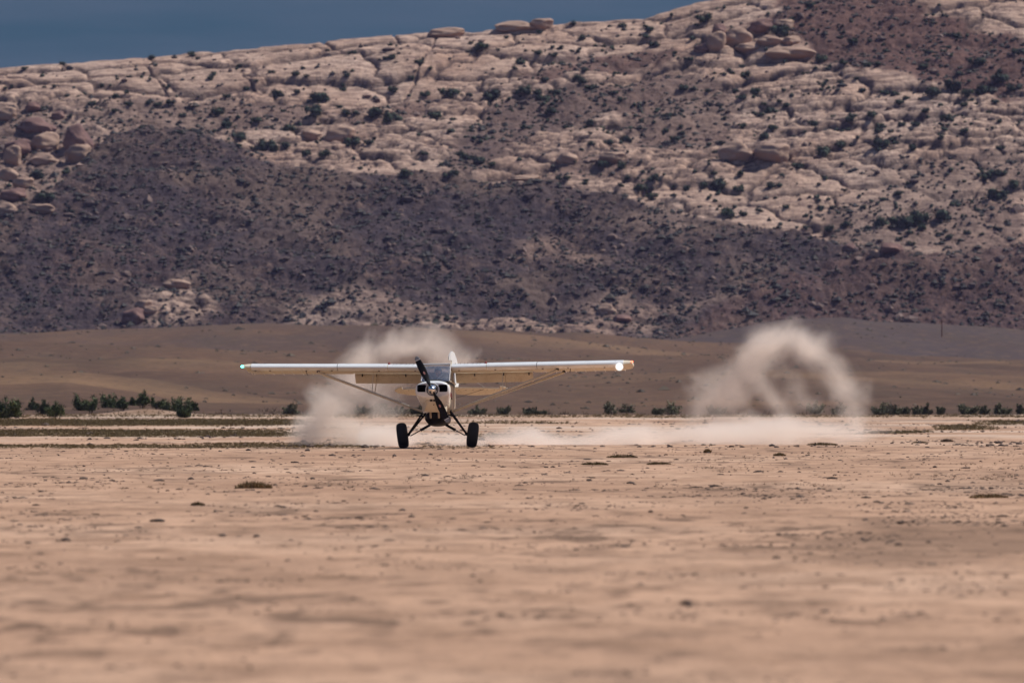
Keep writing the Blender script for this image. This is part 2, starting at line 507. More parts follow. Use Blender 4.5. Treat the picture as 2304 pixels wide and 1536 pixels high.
def scatter(name, pts, proto_v, proto_f, scales, mat, flat=(1, 1, 1), jitter=0.25, seed=1, smooth=False):
    """joins many small copies of a shape into one mesh with numpy; every copy is turned and bent differently"""
    rs = np.random.RandomState(seed)
    P = np.array(proto_v, float); n = len(pts)
    V = np.repeat(P[None], n, 0) * (1 + rs.uniform(-jitter, jitter, (n, len(P), 1)))
    V = V * np.array(flat)[None, None] * np.asarray(scales).reshape(n, 1, -1)
    a = rs.uniform(0, 2 * math.pi, n); c, s = np.cos(a)[:, None], np.sin(a)[:, None]
    x = V[..., 0] * c - V[..., 1] * s; y = V[..., 0] * s + V[..., 1] * c
    V = np.stack([x, y, V[..., 2]], -1) + np.asarray(pts)[:, None, :]
    F = (np.array(proto_f)[None] + (np.arange(n) * len(P))[:, None, None]).reshape(-1, len(proto_f[0]))
    return np_mesh(name, V.reshape(-1, 3), F, mat, smooth)

def ico(sub=1):
    bm = bmesh.new(); bmesh.ops.create_icosphere(bm, subdivisions=sub, radius=1.0)
    v = [tuple(p.co) for p in bm.verts]; f = [tuple(x.index for x in g.verts) for g in bm.faces]
    bm.free(); return v, f
ICO_V, ICO_F = ico(1)

def tuft(nb, h, spread, seed, w=0.12):
    rs = random.Random(seed); v = []; f = []
    for i in range(nb):
        a = rs.uniform(0, 6.283); r = rs.uniform(0, 0.5) * spread; lean = rs.uniform(0.1, 1.0) * spread
        bx, by = r * math.cos(a), r * math.sin(a); b = rs.uniform(0, 6.283)
        hh = h * rs.uniform(0.5, 1.0); ww = w * rs.uniform(0.6, 1.3)
        n = len(v)
        v += [(bx - ww * math.cos(b), by - ww * math.sin(b), 0), (bx + ww * math.cos(b), by + ww * math.sin(b), 0), (bx + lean * math.cos(a), by + lean * math.sin(a), hh)]
        f.append((n, n + 1, n + 2))
    return v, f

def ground_points(n, rmin, rmax, x0=-60, x1=2364, seed=1, mask=None):
    rs = np.random.RandomState(seed)
    out = []
    py = rs.uniform(rmin, rmax, n); px = rs.uniform(x0, x1, n)
    d = EYE * PPR / (py - HZ); x = (px - 1152) / PPR * d
    keep = np.ones(n, bool)
    if mask is not None: keep = rs.uniform(0, 1, n) < mask(px, py, x, d)
    x, d = x[keep], d[keep]
    return np.stack([x, d, ground_z(x, d)], -1), px[keep], py[keep]

def build_ground_cover():
    rs = np.random.RandomState(5)
    # dirt clods and dung lumps, clustered along old furrows
    def m1(px, py, x, d):
        c = 1.5 * sst(0.0, 0.42, fbm(x / 2.2, d / 7.0, 4, 41)) + 0.08
        lit = np.zeros(px.shape)
        for a, b, w, h, s in LITTER: lit = np.maximum(lit, s * np.exp(-((px - a) / w) ** 2 - ((py - b) / h) ** 2))
        return np.clip(c * (0.35 + 1.6 * lit), 0, 1)
    P, px, py = ground_points(150000, 1003, 1560, x0=-200, x1=2500, seed=2, mask=lambda px, py, x, d: m1(px, py, x, d) * np.interp(py, [1000, 1100, 1250, 1560], [1.0, .80, .16, .05]))
    sc = rs.gamma(1.5, 0.0095, len(P)) + 0.008
    sc = np.minimum(sc, 0.075) * (P[:, 1] / 300.0) ** 0.6
    S = np.stack([sc * rs.uniform(0.8, 2.4, len(P)), sc * rs.uniform(0.8, 1.6, len(P)), sc * rs.uniform(0.35, 0.75, len(P))], -1)
    o = scatter('dirt_clods', P, ICO_V, ICO_F, S, M_clod, seed=3)
    tag(o, kind='stuff')
    # a few thousand on the far plain
    P, px, py = ground_points(7000, 942, 1006, seed=12, mask=lambda px, py, x, d: sst(-0.1, 0.4, fbm(x / 6.0, d / 30.0, 3, 43)))
    sc = rs.gamma(1.6, 0.012, len(P)) + 0.012
    S = np.stack([sc * 1.8, sc * 1.4, sc * 0.9], -1)
    tag(scatter('far_dirt_clods', P, ICO_V, ICO_F, S, M_clod, seed=4), kind='stuff')
    # low grass in bands
    v, f = tuft(9, 1.0, 1.2, 4, 0.14)
    P, px, py = ground_points(150000, 930.5, 1009, x0=-200, x1=2500, seed=6, mask=lambda px, py, x, d: green_mask(px, py, x) ** 1.3 * 1.1)
    sc = rs.uniform(0.035, 0.10, len(P)) * (0.6 + 0.8 * np.clip((P[:, 1] - 300) / 300, 0, 1))
    tag(scatter('low_grass', P, v, f, sc[:, None] * np.ones((1, 3)), M_grass, seed=7), kind='stuff')
    # dead weeds
    v2, f2 = tuft(8, 1.0, 1.0, 9, 0.07)
    def m3(px, py, x, d):
        return sst(0.0, 0.5, fbm(x / 4.0 + 9, d / 20.0, 3, 61)) * (0.35 + 0.9 * (px > 1500)) * (py < 1110)
    P, px, py = ground_points(16000, 945, 1200, seed=8, mask=m3)
    sc = rs.uniform(0.03, 0.085, len(P))
    tag(scatter('dead_weeds', P, v2, f2, sc[:, None] * np.ones((1, 3)), M_drygrass, seed=9), kind='stuff')
build_ground_cover()

# single low plants that stand out on the sand
def make_clump(name, nb, w, h, seed, mat):
    rs = random.Random(seed); v = []; f = []
    for i in range(nb):
        a = rs.uniform(0, 6.283); r = math.sqrt(rs.random()) * w
        x, y = r * math.cos(a), r * math.sin(a) * 0.7
        hh = h * (1 - 0.6 * (r / w) ** 2) * rs.uniform(0.5, 1.1)
        b = rs.uniform(0, 6.283); ww = rs.uniform(0.008, 0.02)
        lx, ly = rs.gauss(0, 0.3) * hh, rs.gauss(0, 0.3) * hh
        n = len(v)
        v += [(x - ww * math.cos(b), y - ww * math.sin(b), -0.01), (x + ww * math.cos(b), y + ww * math.sin(b), -0.01), (x + lx, y + ly, hh)]
        f.append((n, n + 1, n + 2))
    return mobj(name, v, f, mat)
CL = [(570, 1098, .30, .14, 'green and brown weed clump alone on the sand, lower left of the aeroplane'),
      (1400, 1029, .38, .12, 'widest of the low green plants on the sand right of the wheels'),
      (1338, 1048, .30, .08, 'flat dull green plant on the sand just below the widest green one'),
      (1483, 1047, .27, .08, 'flat olive plant right of the widest green one on the sand'),
      (1592, 1017, .10, .13, 'small upright green weed tuft on the sand in front of the right dust cloud'),
      (1754, 1024, .16, .10, 'low green weed below the right dust cloud, right of the small upright tuft'),
      (1850, 1001, .45, .10, 'long green plant patch at the foot of the right dust cloud'),
      (2131, 993, .20, .12, 'small green brown plant on bare sand near the right edge'),
      (2070, 996, .25, .08, 'dry brown plant left of the small green one near the right edge'),
      (445, 1140, .10, .06, 'tiny olive weed on the sand below the left wing tip'),
      (2225, 1120, .30, .09, 'olive weed clump among the litter near the right edge')]
for i, (px, py, w, h, lab) in enumerate(CL):
    d = GD(py); x = PX(px, d)
    o = make_clump('weed_clump', int(260 + 900 * w), w, h, 50 + i, M_grass if 'brown plant on' not in lab else M_drygrass)
    o.location = (x, d, float(ground_z(np.array([x]), np.array([d]))[0])); tag(o, lab, 'weed', 'low plants scattered on the sand')

def lump(name, px, py, sz, mat, seed, lab, cat, group=None):
    bm = bmesh.new(); bmesh.ops.create_icosphere(bm, subdivisions=3, radius=1.0)
    rs = random.Random(seed); off = rs.uniform(0, 50)
    for v in bm.verts:
        c = v.co; n = 0.16 * math.sin(c.x * 3.1 + off) * math.cos(c.y * 4.3 + off) + 0.10 * math.sin(c.z * 9 + c.x * 7 + off)
        v.co = Vector((c.x * sz[0], c.y * sz[1], max(c.z, -0.35) * sz[2])) * (1 + n)
    me = bpy.data.meshes.new(name); bm.to_mesh(me); bm.free()
    me.polygons.foreach_set('use_smooth', [True] * len(me.polygons)); me.materials.append(mat)
    o = bpy.data.objects.new(name, me); COL.objects.link(o)
    d = GD(py); x = PX(px, d); o.location = (x, d, float(ground_z(np.array([x]), np.array([d]))[0]) + 0.2 * sz[2]); o.rotation_euler = (0, 0, rs.uniform(0, 1))
    tag(o, lab, cat, group); return o
M_dark = simple('dark_lump', (0.022, 0.016, 0.016), 0.85, bumpd=0.01)
M_dark2 = simple('brown_lump', (0.085, 0.055, 0.045), 0.9, bumpd=0.01)
lump('dark_stone', 355, 1172, (.092, .10, .026), M_dark, 3, 'flat black stone lying alone on the sand at lower left', 'stone')
for i, (px, py, s, lab) in enumerate([(430, 1077, .045, 'small pointed brown clod upper left of the flat black stone'), (559, 1012, .06, 'dark brown clod beside the grass strip left of the wheels'),
        (692, 1013, .055, 'dark brown clod at the end of the grass strip near the left wheel'), (1545, 1361, .040, 'blurred dark clod low in the right half of the sand'),
        (500, 1202, .038, 'lone brown clod to the right of the flat black stone'), (578, 1204, .034, 'brown clod further right of the flat black stone'),
        (905, 1150, .036, 'small dark clod on the sand below the left wheel'), (148, 1219, .045, 'brown clod at the left edge below the black stone')]):
    lump('dirt_clod', px, py, (s * 1.3, s, s * .75), M_dark2, 20 + i, lab, 'clod', 'larger single clods on the sand')

# ------------------------------------------------------------------ foothills
RIDGES = [  # distance, [(px, row)...] crest, front width, back width
    (880, [(-800, 880), (0, 862), (150, 858), (300, 880), (420, 905), (2304, 915), (3200, 915)], 120, 90),
    (1010, [(-800, 850), (0, 838), (160, 836), (330, 852), (480, 876), (700, 895), (1000, 900), (3200, 900)], 150, 100),
    (1250, [(-800, 860), (0, 850), (300, 835), (600, 850), (900, 868), (1300, 860), (1700, 850), (2050, 868), (2304, 890), (3200, 900)], 220, 140),
    (1500, [(-800, 790), (0, 806), (250, 800), (520, 812), (800, 835), (1100, 850), (1450, 838), (1800, 826), (2304, 850), (3200, 850)], 260, 160),
    (1800, [(-800, 780), (0, 770), (300, 775), (700, 790), (1100, 806), (1400, 800), (1700, 800), (1950, 812), (2304, 835), (3200, 830)], 300, 160),
    (2150, [(-800, 760), (0, 748), (300, 737), (600, 729), (850, 731), (1080, 744), (1200, 756), (1450, 785), (1700, 805), (2304, 812), (3200, 800)], 420, 160),
    (2380, [(-800, 780), (0, 780), (900, 760), (1080, 742), (1300, 750), (1560, 768), (1850, 782), (2050, 800), (2304, 806), (3200, 790)], 300, 120),
    (2640, [(-800, 790), (0, 790), (1100, 780), (1400, 772), (1560, 752), (1750, 722), (1900, 714), (2050, 724), (2304, 744), (3200, 760)], 340, 120)]
def foot_z(x, d):
    px = 1152 + PPR * x / d
    z = np.full(x.shape, -0.5)
    for dc, crest, wf, wb in RIDGES:
        zc = EYE + (HZ - interp(crest, px)) / PPR * dc
        dd = d + 14 * fbm(x / 60.0, x * 0 + dc, 2, 4)
        s = np.where(dd < dc, sst(dc - wf, dc + 8, dd), 1 - 0.55 * sst(dc - 5, dc + wb, dd))
        zz = zc * s - 0.3 * (1 - s)
        k = 0.35
        hmx = np.clip(0.5 + 0.5 * (zz - z) / k, 0, 1)
        z = z * (1 - hmx) + zz * hmx + k * hmx * (1 - hmx) * 0.5
    amp = sst(740, 1000, d)
    z = z + amp * (0.80 * fbm(x / 38.0, d / 90.0, 4, 21) + 0.16 * fbm(x / 5.0, d / 14.0, 3, 22))
    z = z + amp * -0.5 * np.clip(ridged(x / 45.0 + d / 260.0, d / 330.0, 2, 29) - 0.55, 0, 1) * 1.6
    return z
def build_foothill_scrub():
    rs = np.random.RandomState(61); n = 9000
    d = rs.uniform(0, 1, n) ** 0.7 * (2650 - 830) + 830; x = rs.uniform(-0.05, 0.05, n) * d
    k = rs.uniform(0, 1, n) < sst(-0.1, 0.5, fbm(x / 25.0, d / 70.0, 3, 62)) * 0.8 + 0.06
    x, d = x[k], d[k]; z = foot_z(x, d)
    ov = [(1, 0, 0), (0, 1, 0), (-1, 0, 0), (0, -1, 0), (0, 0, 1), (0, 0, -1)]; of = [(0, 1, 4), (1, 2, 4), (2, 3, 4), (3, 0, 4), (1, 0, 5), (2, 1, 5), (3, 2, 5), (0, 3, 5)]
    sc = (rs.gamma(2.0, 0.08, len(x)) + 0.06) * (d / 1800.0) ** 0.5
    S = np.stack([sc * 1.4, sc * 1.4, sc * 0.6], -1)
    tag(scatter('hillside_scrub', np.stack([x, d, z + 0.03], -1), ov, of, S, M_scrub2, seed=63, jitter=0.4), kind='stuff')
M_scrub2 = mat_leafy('hillside_scrub', [(0.045, 0.036, 0.028), (0.075, 0.058, 0.042), (0.12, 0.09, 0.062)], 0.5)
def build_foothills():
    x = np.concatenate([-np.geomspace(150, 2500, 14)[::-1], np.linspace(-140, 140, 420), np.geomspace(150, 2500, 14)])
    d = np.concatenate([np.geomspace(738, 2150, 230), np.linspace(2160, 3010, 90)])
    X, D = np.meshgrid(x, d)
    X = np.where(np.abs(X) <= 140, X * (D / 2900.0), X)
    Z = foot_z(X, D)
    n0, n1 = X.shape; idx = np.arange(n0 * n1).reshape(n0, n1)
    F = np.stack([idx[:-1, :-1], idx[:-1, 1:], idx[1:, 1:], idx[1:, :-1]], -1).reshape(-1, 4)
    o = np_mesh('foothills', np.stack([X, D, Z], -1).reshape(-1, 3), F, M_foot)
    px = 1152 + PPR * X / D; py = HZ - (Z - EYE) * PPR / D
    wob = fbm(X / 20.0, D / 60.0, 4, 70)
    grey = sst(2330, 2480, D) * sst(1200, 1500, px) * 0.9 + sst(1750, 1950, D) * (1 - sst(900, 1500, px)) * 0.35
    attr(o, 'grey', np.clip(grey + wob * 0.5 * (grey > 0.02), 0, 1))
    och = np.exp(-((D - 960) / 60.0) ** 2) * (1 - sst(500, 900, px)) * 0.55 + np.exp(-((D - 1450) / 60.0) ** 2) * 0.25 + np.exp(-((D - 2090) / 45.0) ** 2) * sst(900, 1150, px) * 0.4
    attr(o, 'ochre', np.clip(och + wob * 0.6 * (och > 0.05), 0, 0.8))
    tag(o, kind='structure')
build_foothills()
build_foothill_scrub()

# ------------------------------------------------------------------ the mountain
D0, D1 = 2930.0, 3235.0
CREST = [(-900, 190), (0, 148), (150, 135), (330, 122), (550, 106), (760, 84), (900, 72), (1040, 68), (1150, 56), (1300, 46), (1440, 36), (1560, 2), (1700, -24), (2304, -130), (3200, -200)]
BASE = [(-900, 790), (0, 790), (3200, 790)]
def prof(t):
    return interp([(-0.3, -0.15), (0, 0.0), (0.12, 0.13), (0.30, 0.33), (0.50, 0.56), (0.62, 0.64), (0.80, 0.80), (0.92, 0.94), (1.0, 1.0), (1.2, 0.99), (1.6, 0.8)], t)
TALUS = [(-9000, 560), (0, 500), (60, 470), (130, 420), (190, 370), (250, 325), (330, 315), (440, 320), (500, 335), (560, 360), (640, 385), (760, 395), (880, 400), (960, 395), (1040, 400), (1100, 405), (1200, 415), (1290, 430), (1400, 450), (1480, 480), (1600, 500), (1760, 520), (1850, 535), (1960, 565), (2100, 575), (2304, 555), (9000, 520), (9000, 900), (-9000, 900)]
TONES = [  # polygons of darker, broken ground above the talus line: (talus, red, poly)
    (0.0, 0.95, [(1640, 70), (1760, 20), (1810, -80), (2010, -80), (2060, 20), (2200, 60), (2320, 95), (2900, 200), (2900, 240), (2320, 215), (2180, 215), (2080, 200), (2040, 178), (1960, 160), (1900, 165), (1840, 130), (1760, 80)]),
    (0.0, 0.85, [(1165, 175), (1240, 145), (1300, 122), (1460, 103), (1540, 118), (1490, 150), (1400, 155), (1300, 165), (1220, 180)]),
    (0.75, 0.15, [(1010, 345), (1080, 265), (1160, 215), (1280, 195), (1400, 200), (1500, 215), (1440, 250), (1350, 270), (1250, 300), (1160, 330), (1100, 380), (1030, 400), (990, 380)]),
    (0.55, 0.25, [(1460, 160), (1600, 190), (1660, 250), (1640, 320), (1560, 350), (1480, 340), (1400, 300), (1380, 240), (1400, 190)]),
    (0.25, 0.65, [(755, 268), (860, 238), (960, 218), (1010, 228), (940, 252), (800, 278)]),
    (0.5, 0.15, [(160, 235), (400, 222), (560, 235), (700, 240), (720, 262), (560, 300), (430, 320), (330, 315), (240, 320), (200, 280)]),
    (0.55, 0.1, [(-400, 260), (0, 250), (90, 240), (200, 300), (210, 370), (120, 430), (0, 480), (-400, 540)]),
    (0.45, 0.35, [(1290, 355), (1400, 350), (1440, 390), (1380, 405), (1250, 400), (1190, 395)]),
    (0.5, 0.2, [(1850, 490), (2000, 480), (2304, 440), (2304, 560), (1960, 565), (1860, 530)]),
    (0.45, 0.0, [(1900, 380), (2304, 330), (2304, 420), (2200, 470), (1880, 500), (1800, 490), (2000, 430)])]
LIGHT = [(0.85, [(345, 690), (370, 650), (410, 625), (440, 615), (450, 640), (425, 665), (470, 690), (460, 725), (330, 735)]),
         (0.8, [(1000, 722), (1120, 725), (1300, 742), (1500, 770), (1500, 800), (900, 760)]),
         (0.5, [(640, 690), (800, 660), (960, 690), (1000, 735), (640, 735)]), (0.45, [(1280, 690), (1400, 660), (1500, 690), (1480, 740), (1300, 740)]),
         (0.45, [(1150, 560), (1230, 530), (1330, 560), (1360, 590), (1200, 590)]), (0.6, [(1500, 690), (1660, 672), (1672, 680), (1500, 706)]),
         (0.35, [(1400, 500), (1500, 490), (1560, 530), (1440, 545)])]
def mtn_base(x, d):
    px = 1152 + PPR * x / d
    t = (d - D0) / (D1 - D0)
    row = interp(BASE, px) + (interp(CREST, px) - interp(BASE, px)) * prof(t)
    z = EYE + (HZ - row) / PPR * d
    z = np.where(t > 1.0, z - (d - D1) * 0.16 * (t - 1.0) * 6, z)
    return z, px, row, t
DARK_BELTS = [(0.8, [(230, 525), (330, 505), (470, 498), (565, 505), (575, 545), (430, 550), (240, 548)]), (0.7, [(740, 500), (860, 455), (1000, 430), (1150, 445), (1290, 490), (1230, 560), (1050, 590), (860, 585), (760, 550)]),  # polygons of darker belts within the talus, with strength
           (0.85, [(1370, 592), (1500, 598), (1640, 616), (1650, 630), (1500, 622), (1380, 606)]), (0.6, [(0, 560), (110, 540), (160, 600), (120, 680), (0, 700)]), (0.7, [(1860, 545), (1950, 560), (2010, 565), (2030, 585), (1900, 580)]),
           (0.8, [(1840, 640), (1960, 600), (2080, 590), (2080, 600), (1960, 615), (1850, 655)]), (0.8, [(825, 668), (960, 672), (960, 682), (830, 680)]), (0.5, [(560, 560), (700, 560), (800, 620), (640, 640)])]
WARM = [(0.45, [(1500, 760), (1640, 685), (1800, 625), (1950, 590), (2100, 580), (2304, 560), (2700, 560), (2700, 800), (1500, 800)]), (0.15, [(100, 560), (330, 560), (420, 600), (300, 660), (100, 700)])]
def mtn_all(X, D):
    z, px, row, t = mtn_base(X, D)
    DD = D0 + (D - D0) * 1.6
    wx = fbm(X / 14.0, DD / 20.0, 3, 200); wy = fbm(X / 14.0, DD / 20.0, 3, 230)
    wf = fbm(X / 3.5, DD / 6.0, 3, 260)
    qx = px + wx * 60 + wf * 26; qy = row + wy * 26 + wf * 14
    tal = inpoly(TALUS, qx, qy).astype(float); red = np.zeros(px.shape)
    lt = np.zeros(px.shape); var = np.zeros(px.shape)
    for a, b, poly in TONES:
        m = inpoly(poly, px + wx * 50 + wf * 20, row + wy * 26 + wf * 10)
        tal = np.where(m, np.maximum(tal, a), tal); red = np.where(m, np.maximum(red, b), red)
    for a, poly in LIGHT:
        m = inpoly(poly, px + wx * 60 + wf * 30, row + wy * 30 + wf * 14); lt = np.where(m, np.maximum(lt, a), lt)
    for a, poly in DARK_BELTS:
        m = inpoly(poly, px + wx * 70 + wf * 40, row + wy * 24 + wf * 16); var = np.where(m, np.maximum(var, a), var)
    for a, poly in WARM:
        m = inpoly(poly, px + wx * 60, row + wy * 20); red = np.where(m, np.maximum(red, a), red)
    if px.ndim == 2:
        tal = blur(tal, 2, 2); red = blur(red, 2, 2); lt = blur(lt, 3, 3); var = blur(var, 5, 6)
    var = np.clip(var + 0.5 * sst(0.12, 0.4, fbm(X / 24.0, DD / 34.0, 4, 270)), 0, 1)
    tal = np.clip(tal - lt, 0, 1)
    big = fbm(X / 55.0, DD / 60.0, 4, 101)
    crest_keep = 1 - 0.55 * sst(0.94, 1.0, t) * (1 - sst(1.02, 1.1, t))
    z = z + 3.2 * big * (1 - 0.8 * sst(0.92, 1.0, t)) * sst(-0.05, 0.1, t)
    # the dark hill at the left stands forward of the slope behind it, and lower spurs overlap one another
    edge = row - interp(TALUS[1:26], px)
    z = z + 5.5 * np.exp(-((px - 330) / 200.0) ** 2 - ((row - 350) / 80.0) ** 2) * sst(-10, 45, edge + wy * 10)
    z = z + 2.2 * sst(-10, 14, edge) * (1 - sst(14, 110, edge))
    for cx_, cr_, w_, h_, am in ((120, 560, 260, 26, 3.0), (560, 590, 330, 22, 2.6), (1000, 600, 300, 24, 2.4), (1420, 630, 280, 20, 2.8), (2050, 625, 380, 30, 4.0), (760, 690, 300, 14, 1.8), (1700, 560, 240, 18, 2.4), (330, 670, 180, 18, 2.2)):
        dr = (row + wy * 14 - cr_ - 0.00022 * (px - cx_) ** 2)
        z = z + am * np.exp(-((px - cx_) / w_) ** 2) * sst(-h_ * 0.25, h_ * 0.35, dr) * (1 - sst(h_ * 0.35, h_ * 3.2, dr))
    rub = np.clip(tal * 1.0 + red * 0.8, 0, 1)
    # slickrock: big cushions parted by joints, smaller ones lying on them
    ux = X + 5 * wx + (D - D0) * 0.35; uy = D + 4 * wy
    SY1, SY2, SY3 = 19.0, 6.4, 2.7
    f1, f2, c1, k1 = worley(ux / 24.0, uy / SY1, 300); e1 = f2 - f1
    f1b, f2b, c2, k2 = worley((ux + 2.0 * fbm(X / 4, D / 4, 2, 7)) / 9.0, uy / SY2, 301); e2 = f2b - f1b
    f1c, f2c, c3, k3 = worley((X + 1.1 * wx) / 3.3, (D + wf) / SY3, 302); e3 = f2c - f1c
    rough_zone = sst(-0.15, 0.25, fbm(X / 40.0, DD / 50.0, 3, 131) + 0.45 * sst(170, 260, row) - 0.75 * sst(370, 420, row) * sst(1500, 1700, px) - 0.12 - 0.30 * (1 - sst(180, 230, row)) * (1 - sst(900, 1300, px)))
    slp = 0.27
    def dome(e, k): return np.sqrt(1 - (1 - np.clip(e * k, 0, 1)) ** 2)
    slab = 1.35 * dome(e1, 1.3) + (c1 - 0.5) * 0.6 + 0.30 * slp * (k1 * SY1 - uy)
    wm = 0.20 + 0.80 * rough_zone
    slab = slab + wm * (1.15 * dome(e2, 1.5) + (c2 - 0.5) * 0.8 + 0.52 * slp * (k2 * SY2 - uy))
    slab = slab + (0.06 + 0.86 * rough_zone) * (0.55 * dome(e3, 1.5) + (c3 - 0.5) * 0.5 + 0.5 * slp * (k3 * SY3 - D))
    if X.ndim == 2: slab = blur(slab, 1, 1)
    slab = slab - 0.9 * np.clip(1 - e1 * 14, 0, 1) - 0.45 * np.clip(1 - e2 * 9, 0, 1) * wm
    slab = slab + 0.14 * fbm(X / 3.0, D / 1.6, 3, 161)
    zs = z + slab * crest_keep - 1.6
    st = zs / 1.5 + 0.9 * fbm(X / 22.0, DD / 22.0, 2, 151)
    zs = zs + 0.30 * (sst(0.0, 0.25, st - np.floor(st)) - (st - np.floor(st)))
    # talus: knobbly, finer
    g1, g2, cc, _k = worley((X + 2 * wx) / 2.3, D / 2.2, 310)
    h1, h2, cc2, _k = worley((X + 2 * wx) / 7.5, D / 6.5, 311)
    zt = z + 1.9 * fbm(X / 15.0, D / 15.0, 4, 111, 0.55) + 0.75 * (cc - 0.5) * np.clip(1.2 - g1 * 1.3, 0, 1) + 0.9 * (cc2 > 0.72) * np.clip(0.8 - h1 * 1.3, 0, 1) + 0.45 * fbm(X / 2.2, D / 2.0, 3, 112)
    zt = zt - 1.5 * 1.8 * np.clip(ridged(X / 34.0 + DD / 120.0, DD / 140.0, 2, 119) - 0.6, 0, 1)
    far = sst(220, 420, np.abs(X)); zs = zs * (1 - far) + z * far; zt = zt * (1 - far) + z * far
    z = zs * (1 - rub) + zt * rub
    crack = (1 - sst(200, 320, np.abs(X))) * (np.clip(1 - e1 * 16, 0, 1) * 0.9 + 0.85 * np.clip(1 - e2 * 8, 0, 1) * (0.35 + 0.65 * rough_zone) + 0.5 * np.clip(1 - e3 * 5, 0, 1) * (0.15 + rough_zone)) * (1 - rub)
    # long joints seen crossing the upper slabs
    for seg in (((985, 75), (960, 130), (905, 215)), ((325, 145), (365, 185), (395, 225)), ((545, 165), (575, 200)), ((20, 165), (200, 205), (290, 215)), ((2190, 350), (2215, 400), (2190, 450)), ((700, 75), (770, 110)), ((880, 70), (900, 95))):
        for (ax, ay), (bx, by) in zip(seg[:-1], seg[1:]):
            vx, vy = bx - ax, by - ay; L2 = vx * vx + vy * vy
            s_ = np.clip(((px + wx * 12 - ax) * vx + (row - ay) * vy) / L2, 0, 1)
            dist = np.hypot(px + wx * 12 - ax - s_ * vx, row - ay - s_ * vy)
            k = np.clip(1 - dist / 4.0, 0, 1); crack = np.maximum(crack, k * 0.9); z = z - 1.2 * k
    return z, tal, red, np.clip(crack, 0, 1), px, row, t, rub, var
def build_mountain():
    side = np.concatenate([np.linspace(173, 320, 50), np.geomspace(306, 2600, 24)])
    x = np.concatenate([-side[::-1], np.linspace(-172, 172, 960), side])
    t = np.concatenate([[-0.5, -0.3, -0.15], np.linspace(-0.04, 1.05, 540), [1.1, 1.2, 1.4, 1.7, 2.2]])
    X, T = np.meshgrid(x, t); D = D0 + T * (D1 - D0)
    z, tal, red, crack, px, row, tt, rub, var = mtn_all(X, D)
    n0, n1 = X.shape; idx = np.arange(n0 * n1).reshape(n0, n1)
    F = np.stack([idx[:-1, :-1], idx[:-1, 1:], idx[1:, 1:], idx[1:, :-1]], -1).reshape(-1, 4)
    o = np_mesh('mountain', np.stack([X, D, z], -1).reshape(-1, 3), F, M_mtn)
    attr(o, 'talus', tal); attr(o, 'redsoil', red); attr(o, 'crack', crack); attr(o, 'dark_belt', var)
    tag(o, kind='structure')
    return x, t, z
MX, MT, MZ = build_mountain()
def mtn_z(x, d):
    t = (d - D0) / (D1 - D0)
    i = np.clip(np.searchsorted(MT, t) - 1, 0, len(MT) - 2); j = np.clip(np.searchsorted(MX, x) - 1, 0, len(MX) - 2)
    a = (t - MT[i]) / (MT[i + 1] - MT[i]); b = (x - MX[j]) / (MX[j + 1] - MX[j])
    return (MZ[i, j] * (1 - a) * (1 - b) + MZ[i + 1, j] * a * (1 - b) + MZ[i, j + 1] * (1 - a) * b + MZ[i + 1, j + 1] * a * b)
# table: for a ray through (px,row), first hit on the mountain
def mtn_hit(px, row):
    d = np.linspace(2900, 3250, 800)
    x = (px - 1152) / PPR * d
    zz = mtn_z(x, d); rr = HZ - (zz - EYE) * PPR / d
    k = np.nonzero(rr <= row)[0]
    if len(k) == 0: return None
    return x[k[0]], d[k[0]], zz[k[0]]

# rubble and scrub strewn over the talus (uncountable)
def build_rubble():
    rs = np.random.RandomState(77)
    def pts(n, seed, f):
        rs = np.random.RandomState(seed)
        x = rs.uniform(-172, 172, n); t = rs.uniform(0.02, 0.99, n); d = D0 + t * (D1 - D0)
        z, px, row, tt = mtn_base(x, d)
        k = rs.uniform(0, 1, n) < f(px, row, x, d)
        return x[k], d[k], mtn_z(x[k], d[k])
    def tal(px, row, x, d):
        m = inpoly(TALUS, px, row) * 1.0
        for a, b, poly in TONES: m = np.maximum(m, inpoly(poly, px, row) * 0.6)
        return m
    x, d, z = pts(9000, 5, lambda px, row, x, d: (tal(px, row, x, d) + 0.12) * sst(-0.3, 0.4, fbm(x / 9, d / 12, 3, 90)))
    sc = np.minimum(rs.gamma(1.6, 0.20, len(x)) + 0.15, 1.7)
    S = np.stack([sc * rs.uniform(0.8, 1.8, len(x)), sc * rs.uniform(0.8, 1.4, len(x)), sc * rs.uniform(0.5, 1.0, len(x))], -1)
    tag(scatter('scree_rubble', np.stack([x, d, z + 0.1], -1), ICO_V, ICO_F, S, M_rock, seed=6, jitter=0.3), kind='stuff')
    x, d, z = pts(44000, 15, lambda px, row, x, d: (tal(px, row, x, d) * 0.85 + 0.05) * (0.25 + 0.75 * sst(-0.25, 0.35, fbm(x / 12 + 5, d / 16, 3, 95))))
    sc = rs.gamma(3.0, 0.12, len(x)) + 0.12
    S = np.stack([sc * 1.3, sc * 1.1, sc * 0.75], -1)
    ov = [(1, 0, 0), (0, 1, 0), (-1, 0, 0), (0, -1, 0), (0, 0, 1), (0, 0, -1)]; of = [(0, 1, 4), (1, 2, 4), (2, 3, 4), (3, 0, 4), (1, 0, 5), (2, 1, 5), (3, 2, 5), (0, 3, 5)]
    tag(scatter('low_scrub', np.stack([x, d, z + 0.12], -1), ov, of, S, M_scrub, seed=16, jitter=0.4), kind='stuff')
build_rubble()

